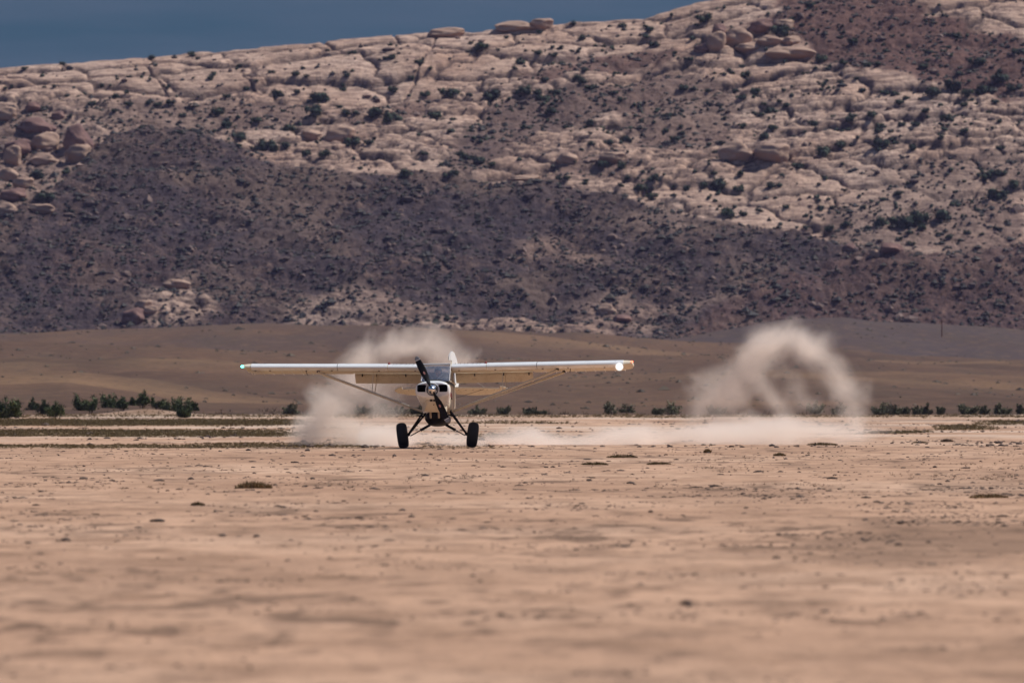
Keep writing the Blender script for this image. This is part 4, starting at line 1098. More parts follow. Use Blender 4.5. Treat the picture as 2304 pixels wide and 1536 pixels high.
# local frame: +X image right, -Y forward (nose), +Z up.  -X rotation by +angle about X lifts the nose (-Y side)
def sup(s, hw, zb, zt, p=2.6, n=32, flat_bottom=0.0):
    ring = []
    zc = (zb + zt) / 2; hh = (zt - zb) / 2
    for k in range(n):
        a = 2 * math.pi * k / n; c, q = math.cos(a), math.sin(a)
        x = hw * math.copysign(abs(c) ** (2 / p), c); z = zc + hh * math.copysign(abs(q) ** (2 / p), q)
        ring.append(Vector((x, s, z)))
    return ring
# rear body from the cabin back to the tail
fus = MB()
fus.loft([sup(-1.02, .40, 1.00, 1.80, 3.4), sup(-0.6, .40, .98, 1.80, 4.5), sup(0.3, .405, .98, 1.79, 5), sup(1.35, .39, 1.00, 1.82, 5)], cap=True)
fus.build('fuselage', M_fabric, plane)
deck = MB()
deck.loft([sup(1.355, .385, 1.00, 2.16, 3.6), sup(2.2, .31, 1.16, 2.10, 3.2), sup(3.2, .22, 1.40, 2.04, 3.0), sup(4.2, .12, 1.66, 1.98, 3.0), sup(5.15, .03, 1.86, 1.95, 2.5)])
deck.build('rear_fuselage', M_fabric, plane)
# engine cowling with real openings
cowl_mb = MB()
cowl_mb.loft([sup(-1.025, .415, 1.02, 1.80, 3.0, 48), sup(-1.30, .445, 1.10, 1.79, 2.8, 48), sup(-1.52, .47, 1.20, 1.765, 2.8, 48), sup(-1.68, .475, 1.26, 1.745, 2.8, 48), sup(-1.76, .462, 1.285, 1.73, 2.9, 48), sup(-1.80, .44, 1.305, 1.712, 2.9, 48), sup(-1.815, .41, 1.33, 1.69, 2.9, 48)])
cowl = cowl_mb.build('cowling', M_white, plane)
cowl.data.materials.append(M_void)
CX = 0.0; SPZ = 1.515           # spinner centre
def cut(target, rings):
    c = MB(); c.loft(rings); co = c.build('cutter', M_void)
    co.parent = target.parent
    md = target.modifiers.new('cut', 'BOOLEAN'); md.operation = 'DIFFERENCE'; md.object = co; md.solver = 'EXACT'
    dg = bpy.context.evaluated_depsgraph_get(); me = bpy.data.meshes.new_from_object(target.evaluated_get(dg))
    target.modifiers.remove(md); old = target.data; target.data = me; bpy.data.meshes.remove(old)
    m = co.data; bpy.data.objects.remove(co); bpy.data.meshes.remove(m)
def rrect(x0, x1, z0, z1, s, r=0.045, taper=0.0, side=0):
    ring = []
    for cx_, cz_, a0 in ((x1 - r, z1 - r, 0), (x0 + r, z1 - r, 90), (x0 + r, z0 + r, 180), (x1 - r, z0 + r, 270)):
        for k in range(5):
            a = R(a0 + k * 22.5); ring.append(Vector((cx_ + r * math.cos(a), s, cz_ + r * math.sin(a))))
    return ring
for sx in (-1, 1):
    a, b = sorted((sx * 0.165, sx * 0.415))
    cut(cowl, [rrect(a, b, 1.455, 1.655, -1.95), rrect(a, b, 1.455, 1.655, -1.45)])
for p in cowl.data.polygons: p.use_smooth = True
cowl.data.materials.clear(); cowl.data.materials.append(M_white); cowl.data.materials.append(M_void)
for p in cowl.data.polygons:
    c = p.center
    p.material_index = 1 if (1.45 < c.z < 1.66 and .155 < abs(c.x) < .425 and -1.80 < c.y < -1.44 and (abs(p.normal.y) < 0.35 or c.y > -1.5)) else 0
    if p.material_index: p.use_smooth = False
bm = bmesh.new(); bm.from_mesh(cowl.data)
for e in bm.edges:
    if len(e.link_faces) == 2 and e.calc_face_angle(0) > R(40): e.smooth = False
bm.to_mesh(cowl.data); bm.free()
# ring round the crankshaft opening
MB().lathe([(-1.80, .150), (-1.80, .195), (-1.835, .188), (-1.845, .176), (-1.835, .160), (-1.80, .150)], 'y', 32, (0, 0, SPZ)).build('cowling_ring', M_white, plane)
MB().lathe([(-1.818, .002), (-1.818, .158)], 'y', 32, (0, 0, SPZ)).build('cowling_gap', M_void, plane)
# dark baffle line and top lip of the cowling
MB().loft([[Vector((x, -0.98, 1.802 + .012 * (1 - (x / .3) ** 2))) for x in np.linspace(-.20, .20, 9)] + [Vector((x, -0.98, 1.84)) for x in np.linspace(.20, -.20, 9)],
           [Vector((x, -1.10, 1.800)) for x in np.linspace(-.20, .20, 9)] + [Vector((x, -1.06, 1.826)) for x in np.linspace(.20, -.20, 9)]]).build('glare_shield', M_void, plane)
# lower cowl (chin): narrow scoop with flared skirt
chin = MB()
chin.loft([[Vector((x, s, z)) for x, z in pts] for s, pts in (
    (-1.66, [(-.15, 1.30), (.15, 1.30), (.175, 1.22), (.10, 1.19), (-.10, 1.19), (-.175, 1.22)]),
    (-1.58, [(-.19, 1.34), (.19, 1.34), (.215, 1.20), (.17, 1.10), (-.17, 1.10), (-.215, 1.20)]),
    (-1.42, [(-.24, 1.36), (.24, 1.36), (.26, 1.15), (.25, .98), (-.25, .98), (-.26, 1.15)]),
    (-1.30, [(-.27, 1.36), (.27, 1.36), (.29, 1.12), (.295, .925), (-.295, .925), (-.29, 1.12)]),
    (-1.03, [(-.34, 1.36), (.34, 1.36), (.345, 1.12), (.34, .96), (-.34, .96), (-.345, 1.12)]))])
chin.build('lower_cowling', M_fabric, plane, angle=25)
MB().tube([(-.30, -1.32, .915), (-.15, -1.335, .955), (0, -1.34, .965), (.15, -1.335, .955), (.30, -1.32, .915)], .014, 8).build('cowling_lip', M_white, plane)
for sx in (-1, 1):
    MB().loft([rrect(sx * .048 - .038, sx * .048 + .038, 1.205, 1.262, -1.668, .012), rrect(sx * .048 - .038, sx * .048 + .038, 1.205, 1.262, -1.60, .012)]).build('carburettor_intake', M_void, plane)
MB().lathe([(-1.604, .001), (-1.604, .014), (-1.55, .014)], 'y', 12, (0.02, 0, 1.115)).build('vent_hole', M_void, plane)
# louvre slots and seam on the cheeks
for sx in (-1, 1):
    for k in range(3):
        s0 = -1.30 + .10 * k
        MB().box((sx * (.36 + 0.012 * k), s0 - .02, 1.20 - .01 * k), (.010, .065, .010), Matrix.Rotation(sx * R(-35), 3, 'Y')).build('louvre', M_gap, plane)
        MB().box((sx * (.352 + 0.012 * k), s0 - .02, 1.12 - .01 * k), (.010, .065, .010), Matrix.Rotation(sx * R(-20), 3, 'Y')).build('louvre', M_gap, plane)
# exhaust pipes
for x in (-.10, .125):
    MB().tube([(x, -1.24, .98), (x, -1.22, .86), (x + .0, -1.15, .78)], .028, 12).build('exhaust_pipe', M_pipe, plane)
# belly pod
pod = MB()
pod.loft([sup(-.92, .10, .86, .97, 2.2), sup(-.86, .24, .72, .985, 2.3), sup(-.6, .305, .63, .99, 2.4), sup(.1, .315, .60, .99, 2.4), sup(.9, .30, .66, .99, 2.4), sup(1.5, .18, .84, .99, 2.3)])
pod.build('belly_pod', M_black, plane)
# spinner and propeller
prop = None
sp = MB().lathe([(-2.10, .002), (-2.095, .022), (-2.07, .055), (-2.03, .088), (-1.97, .118), (-1.90, .138), (-1.85, .144), (-1.845, .14)], 'y', 40, (0, 0, SPZ)).build('spinner', M_chrome, plane)
def blade(sign):
    ang = math.atan2(.90, -.435) + (0 if sign > 0 else math.pi)
    er = Vector((math.cos(ang), 0, math.sin(ang))); et = Vector((-math.sin(ang), 0, math.cos(ang))); ef = Vector((0, -1, 0))
    def ring(r, ch, th, tw):
        cdir = et * math.cos(tw) + ef * math.sin(tw); ndir = -et * math.sin(tw) + ef * math.cos(tw)
        out = []
        for k in range(14):
            a = 2 * math.pi * k / 14
            out.append(Vector((0, -1.90, SPZ)) + er * r + cdir * (ch / 2 * math.cos(a)) + ndir * (th / 2 * math.sin(a)))
        return out
    data = [(.09, .07, .06, 1.0), (.16, .09, .055, .9), (.26, .145, .042, .70), (.40, .195, .032, .52), (.55, .210, .025, .42), (.72, .195, .018, .33), (.86, .160, .013, .28), (.885, .155, .013, .28)]
    b = MB().loft([ring(*q) for q in data]).build('propeller_blade', M_black, plane)
    MB().loft([ring(.886, .154, .0135, .28), ring(.905, .148, .0135, .28)]).build('tip_stripe', M_stripe, b)
    MB().loft([ring(.906, .147, .012, .28), ring(.96, .125, .011, .27), ring(.99, .09, .010, .26), ring(1.0, .04, .006, .26)]).build('blade_tip', M_grey, b)
    tw = .44; cdir = et * math.cos(tw) + ef * math.sin(tw); ndir = -et * math.sin(tw) + ef * math.cos(tw)
    c0 = Vector((0, -1.90, SPZ)) + er * .50 + ndir * .0155
    v = [c0 + er * (.045 * math.cos(2 * math.pi * k / 20)) + cdir * (.028 * math.sin(2 * math.pi * k / 20)) for k in range(20)]
    v2 = [p - ndir * .01 for p in v]
    MB().loft([v2, v]).build('blade_decal', M_pink, b)
blade(1); blade(-1)

# cabin: windscreen, pillars, side windows, roof
W0 = [(-.33, -1.00, 1.80), (.33, -1.00, 1.80)]; W1 = [(-.365, -.16, 2.285), (.365, -.16, 2.285)]
ws = MB()
nx, nz = 12, 6; v = []; f = []
for j in range(nz + 1):
    q = j / nz
    for i in range(nx + 1):
        u = -1 + 2 * i / nx
        hw = .385 * (1 - q) + .365 * q
        bow = (1 - u * u)
        y = (-.80 * (1 - q) + -.16 * q) - bow * (.20 * (1 - q) + .05 * q) - .03 * math.sin(math.pi * q)
        v.append((hw * u, y, 1.795 + (2.275 - 1.795) * q + 0.02 * math.sin(math.pi * q)))
for j in range(nz):
    for i in range(nx):
        a = j * (nx + 1) + i; f.append((a, a + 1, a + nx + 2, a + nx + 1))
wsc = mobj('windscreen', v, f, M_glass, plane, True)
md = wsc.modifiers.new('t', 'SOLIDIFY'); md.thickness = 0.005
for sx in (-1, 1):
    MB().tube([(sx * .388, -.80, 1.80), (sx * .372, -.16, 2.27)], .016, 8).build('windscreen_pillar', M_frame, plane)
    g = mobj('side_window', [(sx * .400, -.76, 1.80), (sx * .400, 1.30, 1.82), (sx * .385, 1.30, 2.13), (sx * .378, -.20, 2.22)], [(0, 1, 2, 3)], M_glass, plane)
    md = g.modifiers.new('t', 'SOLIDIFY'); md.thickness = 0.004
    MB().tube([(sx * .402, .30, 1.80), (sx * .385, .30, 2.18)], .014, 8).build('window_pillar', M_fabric, plane)
    MB().tube([(sx * .37, -.22, 2.24), (sx * .03, -.86, 1.82)], .008, 6).build('cabin_brace', M_frame, plane)
    MB().tube([(sx * .402, -.74, 1.80), (sx * .402, 1.34, 1.815)], .016, 8).build('window_sill', M_fabric, plane)
MB().box((0, 1.12, 2.262), (.745, .46, .035)).build('cabin_roof', M_fabric, plane)
MB().box((0, .36, 2.272), (.72, 1.02, .006)).build('added_skylight', M_glass, plane)  # unseen glass panel, added to let daylight into the cabin
for sx in (-1, 1): MB().box((sx * .365, .36, 2.268), (.02, 1.04, .03)).build('roof_rail', M_fabric, plane)
MB().tube([(-.375, -.165, 2.295), (.375, -.165, 2.295)], .028, 10).build('roof_edge', M_white, plane)
MB().box((0, -.60, 1.775), (.70, .05, .10)).build('instrument_panel', M_void, plane)
# seats
for y in (.30, 1.15):
    s_ = MB(); s_.box((0, y, 1.38), (.42, .42, .10)); s_.box((0, y + .24, 1.66), (.42, .08, .52)).build('seat', M_seat, plane)
MB().box((0, 1.32, 1.9), (.72, .03, .5)).build('cabin_bulkhead', M_grey, plane)

# wings
def airfoil(chord, th, x, s0, z0, inc, cutx=None, n=14):
    """closed section; s0/z0 leading edge centre"""
    pts = []
    xs = [0.5 * (1 - math.cos(math.pi * k / n)) for k in range(n + 1)]
    cmax = cutx or 1.0
    def yt(q): return 5 * th * (.2969 * math.sqrt(q) - .126 * q - .3516 * q * q + .2843 * q ** 3 - .1036 * q ** 4)
    up = [(q * cmax, yt(q * cmax) * 1.12 + .03 * math.sin(math.pi * q * cmax)) for q in xs][::-1]
    lo = [(q * cmax, -yt(q * cmax) * .72 + .012 * math.sin(math.pi * q * cmax)) for q in xs][1:]
    for a, b in up + lo:
        px_, pz_ = a * chord, b * chord
        pts.append(Vector((x, s0 + px_ * math.cos(inc) + pz_ * math.sin(inc), z0 - px_ * math.sin(inc) + pz_ * math.cos(inc))))
    return pts
INC = R(3.4); CH = 1.60; LEY = -.17; LEZ = 2.205; DIH = 0.011
def zd(x): return LEZ + abs(x) * DIH
for sx in (-1, 1):
    def sec(x, ch=CH, th=.118, ds=0.0, dz=0.0, cutx=.76):
        return airfoil(ch, th, sx * x, LEY + ds, zd(x) + dz, INC, cutx)
    inner = MB().loft([sec(.375), sec(1.37), sec(2.73)]).build('wing', M_fabric, plane)
    # outer panel with the tip
    outer = MB()
    tip_x = 5.20
    outer.loft([sec(2.735), sec(4.2), sec(tip_x), sec(5.28, CH * .97, .10, .02, .012), sec(5.345, CH * .90, .05, .06, .045)]).build('outer_wing', M_fabric, plane)
    # leading edge cuffs, a little proud of the wing
    def cuff(x0, x1, pr, name):
        rings = []
        for x in (x0, (x0 + x1) / 2, x1):
            a = airfoil(CH, .118, sx * x, LEY, zd(x), INC, .17, 8)
            c = Vector((sx * x, LEY + .12, zd(x) - .005))
            rings.append([c + (p - c) * (1 + pr) + Vector((0, -.012, 0)) for p in a])
        return MB().loft(rings).build(name, M_white, plane)
    cuff(.40, 1.35, .06, 'leading_edge'); cuff(1.37, 2.735, .17, 'leading_edge'); cuff(2.75, 5.12, .13, 'leading_edge')
    MB().tube([p * 1.0 for p in [Vector((sx * 2.742, q.y - .014, q.z)) for q in airfoil(CH * 1.0, .130, 0, LEY, zd(2.74), INC, .17, 8)]], .006, 6).build('leading_edge_gap', M_gap, plane)
    # aileron outboard, flap inboard and lowered
    def surf(name, x0, x1, defl, chord, hinge=.765, drop=0.0, thick=.07):
        rings = []
        for x in (x0, (x0 + x1) / 2, x1):
            hy = LEY + hinge * CH * math.cos(INC); hz = zd(x) - hinge * CH * math.sin(INC) + .012 - drop
            rings.append([Vector((sx * x, hy + a * math.cos(INC + defl) + b * math.sin(INC + defl), hz - a * math.sin(INC + defl) + b * math.cos(INC + defl)))
                          for a, b in ((0, .0), (.02, thick * .42), (.10, thick * .40), (chord, .004), (chord, -.004), (.10, -thick * .38), (.02, -thick * .42))])
        return MB().loft(rings).build(name, M_fabric, plane, angle=60)
    flap = surf('flap', .42, 2.36 if sx < 0 else 2.55, R(34), .42, drop=.035)
    ail = surf('aileron', 2.40 if sx < 0 else 2.58, 5.10, R(1.5), .36)
    for xx in (.95, 1.75, 2.45):
        MB().box((sx * xx if xx < 2.3 or sx > 0 else -2.15, LEY + 1.20, zd(xx) - .155), (.03, .09, .07)).build('flap_hinge', M_gap, plane)
    # small dark inspection and drain fittings under the leading edge, rib tapes on the fabric
    for xx in (.6, 1.6, 2.9, 3.6, 4.6, 5.0):
        MB().box((sx * xx, LEY + .10, zd(xx) - .088), (.045, .05, .018)).build('drain_fitting', M_gap, plane)
    for k in range(9):
        xx = 2.95 + k * .27
        MB().box((sx * xx, LEY + .70, zd(xx) - .70 * math.sin(INC) - .075), (.012, .92, .006), Matrix.Rotation(-INC, 3, 'X')).build('rib_tape', M_white, plane)
    for k in range(7):      # vortex tabs on top of the inboard leading edge
        xx = .50 + k * .115 + (.03 if k % 3 else 0)
        MB().box((sx * xx, LEY + .10, zd(xx) + .108), (.010, .05, .022)).build('vortex_tab', M_gap, plane)
    capz = zd(1.36) + .118
    cap = MB().lathe([(-.02, .035), (.015, .035), (.02, .022), (.04, .014), (.042, .002)], 'z', 16, (sx * 1.33, LEY + .22, capz)).build('fuel_cap', M_red, plane)
    # struts
    A = Vector((sx * 3.29, LEY + .32, zd(3.29) - .115)); B = Vector((sx * .395, -.12, 1.005))
    A2 = Vector((sx * (3.42 if sx > 0 else 3.22), LEY + 1.10, zd(3.4) - .145)); B2 = Vector((sx * .395, .02, 1.00))
    MB().tube([A, B], .034, 10, flat=2.2).build('wing_strut', M_fabric, plane)
    MB().tube([A2, B2], .026, 10, flat=2.0).build('wing_strut', M_fabric, plane)
    MB().box(A + Vector((0, 0, .03)), (.08, .12, .07)).build('strut_fitting', M_gap, plane)
    MB().box(A2 + Vector((0, 0, .03)), (.08, .10, .06)).build('strut_fitting', M_gap, plane)
    MB().sphere(B, .045, 10, 6).build('strut_fitting', M_tube, plane)
    q = .515; C1 = A.lerp(B, q); C2 = A2.lerp(B2, q)
    MB().tube([C1, Vector((C1.x - sx * .02, LEY + .34, zd(1.8) - .10))], .011, 8).build('jury_strut', M_fabric, plane)
    MB().tube([C2, Vector((C2.x - sx * .05, LEY + 1.0, zd(1.8) - .13))], .011, 8).build('jury_strut', M_fabric, plane)
    MB().tube([C1, C2], .009, 8).build('jury_strut', M_fabric, plane)
    # main gear
    AXL = Vector((sx * .80, -.05, .385))
    for s_ in (-.32, .48):
        MB().tube([Vector((sx * .365, s_, .985)), AXL + Vector((0, .05 * (1 if s_ > 0 else -1), 0))], .027, 10).build('gear_leg', M_tube, plane)
    MB().tube([AXL + Vector((sx * -.03, 0, -.01)), AXL + Vector((sx * .20, 0, .03))], .035, 10).build('axle', M_tube, plane)
    MB().sphere(AXL, .05, 10, 8).build('axle_knuckle', M_tube, plane)
    P0 = Vector((sx * .13, .12, .70)); P1 = AXL + Vector((-sx * .05, .06, -.035)); Pm = P0.lerp(P1, .52)
    MB().tube([P0, Pm], .036, 12).build('shock_strut', M_tube, plane)
    MB().tube([Pm, Pm + (P1 - P0).normalized() * .03], .044, 12).build('shock_collar', M_tube, plane)
    MB().tube([Pm, P1], .015, 8).build('shock_rod', M_tube, plane)
    MB().tube([Vector((sx * .36, .0, .90)), Vector((sx * .52, .0, .895)), Vector((sx * .56, .0, .91))], .014, 8).build('entry_step', M_tube, plane)
    MB().tube([Vector((sx * .44, -.12, .875)), Vector((sx * .30, -.1, .92))], .022, 8).build('step_bracket', M_tube, plane)
    # wheel, leaning out at the top
    Wc = Vector((sx * .965, -.05, .358)); cam_ = Matrix.Rotation(sx * R(7), 3, 'Y') @ Matrix.Rotation(R(1.5), 3, 'Z')
    wheel = bpy.data.objects.new('wheel', None); COL.objects.link(wheel); wheel.parent = plane; wheel.location = Wc; wheel.rotation_euler = cam_.to_euler()
    ty = MB().lathe([(-.085, .125), (-.112, .16), (-.133, .20), (-.143, .245), (-.136, .288), (-.112, .322), (-.072, .344), (-.025, .354), (.025, .354), (.072, .344), (.112, .322), (.136, .288), (.143, .245), (.133, .20), (.112, .16), (.085, .125)], 'x', 48).build('tyre', M_rubber, wheel)
    MB().lathe([(-.09, .05), (-.10, .126), (.10, .126), (.09, .05)], 'x', 24).build('rim', M_frame, wheel)
    MB().lathe([(-.13, .002), (-.125, .045), (.125, .045), (.13, .002)], 'x', 16).build('hub_cap', M_tube, wheel)
# placard under the left tip, lamps
pz = zd(5.0) - .5 * math.sin(INC)
bd = empty('placard', (-5.0, LEY + .52, pz - .083)); bd.parent = plane; bd.rotation_euler = (-INC, 0, 0)
for c, sz in (((0, -.50, 0), (.34, .025, .006)), ((0, .50, 0), (.34, .025, .006)), ((-.16, 0, 0), (.02, 1.0, .006)), ((.16, 0, 0), (.02, 1.0, .006))):
    MB().box(c, sz).build('placard_border', M_badge, bd)
for x in (-.06, .05):
    for yy in (-.22, .0, .22):
        MB().box((x, yy, 0), (.085, .13, .005)).build('placard_print', M_badge, bd)
MB().sphere((-5.36, LEY + .08, zd(5.36) + .03), .038, 12, 8, (1.2, 1.3, .9)).build('navigation_light', M_navg, plane)
MB().sphere((5.355, LEY + .10, zd(5.36) + .06), .032, 12, 8, (1.0, 1.6, .8)).build('navigation_light', M_navr, plane)
LL = Vector((5.02, LEY - .035, zd(5.02) - .085))
MB().lathe([(-.10, .092), (-.04, .098), (.04, .08), (.09, .03)], 'y', 24, LL).build('landing_light_housing', M_chrome, plane)
MB().sphere(LL + Vector((0, -.10, 0)), .135, 32, 20, (1, 1, 1)).build('landing_light', M_land, plane)

# tail
TS = 4.55; TZ = 1.905
tail = MB()
def flatpanel(mb, outline, z, th):
    n = len(outline); top = [Vector((x, y, z(x, y) + th)) for x, y in outline]; bot = [Vector((x, y, z(x, y) - th)) for x, y in outline]
    mb.loft([bot, top]); return mb
EL = R(7.5)
for sx in (-1, 1):
    zz = lambda x, y: TZ - (y - TS) * math.sin(R(1.5))
    flatpanel(MB(), [(sx * .05, TS - .05), (sx * .5, TS), (sx * 1.1, TS + .18), (sx * 1.34, TS + .34), (sx * 1.36, TS + .58), (sx * .05, TS + .58)], zz, .018).build('tailplane', M_fabric, plane)
    ze = lambda x, y: TZ - .58 * math.sin(R(1.5)) - (y - TS - .58) * math.sin(EL + R(8))
    flatpanel(MB(), [(sx * .06, TS + .595), (sx * 1.36, TS + .595), (sx * 1.37, TS + .34), (sx * 1.50, TS + .42), (sx * 1.60, TS + .62), (sx * 1.52, TS + .84), (sx * 1.2, TS + 1.02), (sx * .6, TS + 1.10), (sx * .12, TS + .98)], ze, .014).build('elevator', M_fabric, plane)
    for k in range(6):
        MB().box((sx * (.2 + k * .2), TS + .587, TZ - .035), (.035, .02, .012)).build('elevator_hinge', M_gap, plane)
    MB().tube([(sx * .95, TS + .45, TZ - .02), (sx * .05, TS + .45, 1.62)], .006, 6).build('bracing_wire', M_gap, plane)
    MB().tube([(sx * .95, TS + .45, TZ + .02), (sx * .01, TS + .55, 2.5)], .004, 6).build('bracing_wire', M_frame, plane)
fin = [(TS - .15, 1.97), (TS + .15, 2.20), (TS + .42, 2.52), (TS + .55, 2.66), (TS + .58, 1.93)]
MB().loft([[Vector((-.016, y, z)) for y, z in fin], [Vector((.016, y, z)) for y, z in fin]]).build('fin', M_fabric, plane)
rud = [(0, 1.86), (0, 2.70), (-.20, 2.695), (-.19, 2.80), (-.10, 2.90), (.04, 2.955), (.18, 2.92), (.34, 2.76), (.46, 2.52), (.52, 2.25), (.46, 2.0), (.30, 1.86)]
ro = MB().loft([[Vector((-.014, y, z)) for y, z in rud], [Vector((.014, y, z)) for y, z in rud]]).build('rudder', M_white, plane)
ro.location = (0, TS + .60, 0); ro.rotation_euler = (0, 0, R(-19))
MB().box((.0, TS + .20, 2.42), (.05, .10, .03), Matrix.Rotation(R(45), 3, 'X')).build('fin_stripe', M_red, plane)
MB().tube([(.20, 1.9, 2.12), (.205, 1.93, 2.40), (.21, 1.98, 2.80)], [.010, .007, .004], 6).build('whip_antenna', M_white, plane)
MB().tube([(0, 5.1, 1.88), (0, 5.35, 1.55)], .03, 8).build('tailwheel_spring', M_tube, plane)
MB().lathe([(-.05, .05), (-.05, .10), (0, .12), (.05, .10), (.05, .05)], 'x', 20, (0, 5.42, 1.46)).build('tailwheel', M_rubber, plane)
# red lettering on the left flank, too foreshortened to read
for k in range(5):
    y = -.62 + k * .13
    MB().box((.4085, y, 1.44 - .012 * k), (.006, .075, .13), Matrix.Rotation(R(-14), 3, 'X')).build('side_marking', M_red, plane)
    MB().box((.4090, y + .035, 1.44 + (.04 if k % 2 else -.04)), (.006, .05, .03)).build('side_marking', M_red, plane)
# venturi / pitot details and door line
MB().tube([(.43, -.55, 1.33), (.43, -.40, 1.33)], [.02, .012], 8).build('venturi', M_gap, plane)
MB().box((.412, .35, 1.42), (.004, .012, .70)).build('door_edge', M_gap, plane)
MB().tube([(3.66, LEY + .14, zd(3.6) - .09), (3.66, LEY + .05, zd(3.6) - .19)], .010, 6).build('pitot_mount', M_gap, plane)
MB().tube([(3.66, LEY - .10, zd(3.6) - .19), (3.66, LEY + .12, zd(3.6) - .19)], .012, 6).build('pitot_tube', M_gap, plane)
MB().tube([(-3.62, LEY + .14, zd(3.6) - .09), (-3.56, LEY + .02, zd(3.6) - .21)], .010, 6).build('outside_air_probe', M_gap, plane)

# ------------------------------------------------------------------ pilot
def skin(name, joints, edges, mat, parent, sub=1):
    me = bpy.data.meshes.new(name); me.from_pydata([j[:3] for j in joints], edges, []); me.update()
    o = bpy.data.objects.new(name, me); COL.objects.link(o); o.parent = parent
    md = o.modifiers.new('skin', 'SKIN'); md.use_smooth_shade = True
    for i, j in enumerate(joints):
        r = j[3]; me.skin_vertices[0].data[i].radius = (r, j[4] if len(j) > 4 else r)
    me.skin_vertices[0].data[0].use_root = True
    s = o.modifiers.new('sub', 'SUBSURF'); s.levels = sub; s.render_levels = sub
    me.materials.append(mat); return o
Mw = plane.rotation_quaternion.to_matrix().to_4x4(); Mw.translation = plane.location
pil = empty('person'); pil.matrix_world = Mw @ Matrix.Translation((0, .28, 1.44))
tag(pil, 'pilot in dark jacket, cap and headset seated behind the windscreen', 'person')
J_ = [(0, 0, 0, .15, .11), (0, 0, .18, .145, .10), (0, -.01, .36, .165, .11), (0, -.02, .46, .09, .08), (0, -.03, .53, .055, .055),
      (.17, -.02, .42, .06), (.24, -.14, .22, .048), (.15, -.36, .14, .036), (-.17, -.02, .42, .06), (-.24, -.14, .22, .048), (-.15, -.36, .14, .036),
      (.10, -.22, .02, .085), (.13, -.50, .02, .065), (.13, -.66, -.30, .05), (-.10, -.22, .02, .085), (-.13, -.50, .02, .065), (-.13, -.66, -.30, .05)]
E_ = [(0, 1), (1, 2), (2, 3), (3, 4), (2, 5), (5, 6), (6, 7), (2, 8), (8, 9), (9, 10), (0, 11), (11, 12), (12, 13), (0, 14), (14, 15), (15, 16)]
skin('body', J_, E_, M_cloth, pil, 2)
hd = bmesh.new(); bmesh.ops.create_uvsphere(hd, u_segments=24, v_segments=18, radius=1)
for v_ in hd.verts:
    c = v_.co; x, y, z = c.x * .076, c.y * .094, c.z * .115
    if z < 0: x *= 1 - .30 * (-z / .115); y *= 1 - .12 * (-z / .115)
    if c.y < -.2:
        y -= .020 * math.exp(-((x / .013) ** 2) - ((z + .010) / .022) ** 2)
        y += .008 * math.exp(-(((abs(x) - .030) / .014) ** 2) - ((z - .018) / .012) ** 2)
        y -= .006 * math.exp(-((x / .024) ** 2) - ((z + .052) / .010) ** 2)
    v_.co = (x, y, z)
me = bpy.data.meshes.new('head'); hd.to_mesh(me); hd.free(); me.materials.append(M_skin)
me.polygons.foreach_set('use_smooth', [True] * len(me.polygons))
head = bpy.data.objects.new('head', me); COL.objects.link(head); head.parent = pil; head.location = (.0, -.04, .645)
for sx in (-1, 1):
    MB().sphere((sx * .030, -.083, .018), .009, 8, 6).build('eye', M_void, head)
    MB().sphere((sx * .078, .0, .0), .026, 10, 6, (.45, .8, 1.1)).build('ear', M_skin, head)
    MB().lathe([(-.022, .028), (-.018, .038), (.018, .038), (.022, .028)], 'x', 16, (sx * .092, 0, -.002)).build('earcup', M_grey, head)
MB().box((0, -.090, -.055), (.040, .006, .006)).build('mouth', M_red, head)
MB().lathe([(.042, .084), (.075, .086), (.105, .072), (.125, .045), (.132, .003)], 'z', 20, (0, .008, 0)).build('cap', M_cap, head)
MB().tube([(sx_ * 1.0, 0.0, zz_) for sx_, zz_ in ((-.098, .03), (-.095, .09), (-.05, .137), (0, .146), (.05, .137), (.095, .09), (.098, .03))], .008, 8).build('headband', M_grey, head)
MB().tube([(.10, -.02, -.02), (.085, -.09, -.05), (.03, -.118, -.058)], .005, 6).build('microphone_boom', M_void, head)
for sx in (-1, 1):                                # hands on stick and throttle
    hj = [(0, 0, 0, .028, .02), (0, -.05, 0, .034, .018), (0, -.085, 0, .030, .016)]; he = [(0, 1), (1, 2)]
    for k, xo in enumerate((-.027, -.009, .009, .027)):
        n0 = len(hj); L = (.034, .040, .037, .028)[k]
        hj += [(xo, -.085 - L, -.006, .0085), (xo, -.095 - L, -.030, .008), (xo, -.080 - L * .6, -.045, .0075)]; he += [(2, n0), (n0, n0 + 1), (n0 + 1, n0 + 2)]
    n0 = len(hj); hj += [(-sx * .042, -.045, -.008, .011), (-sx * .050, -.080, -.025, .009)]; he += [(1, n0), (n0, n0 + 1)]
    h_ = skin('hand', hj, he, M_skin, pil, 1); h_.location = (sx * .15, -.37, .14)

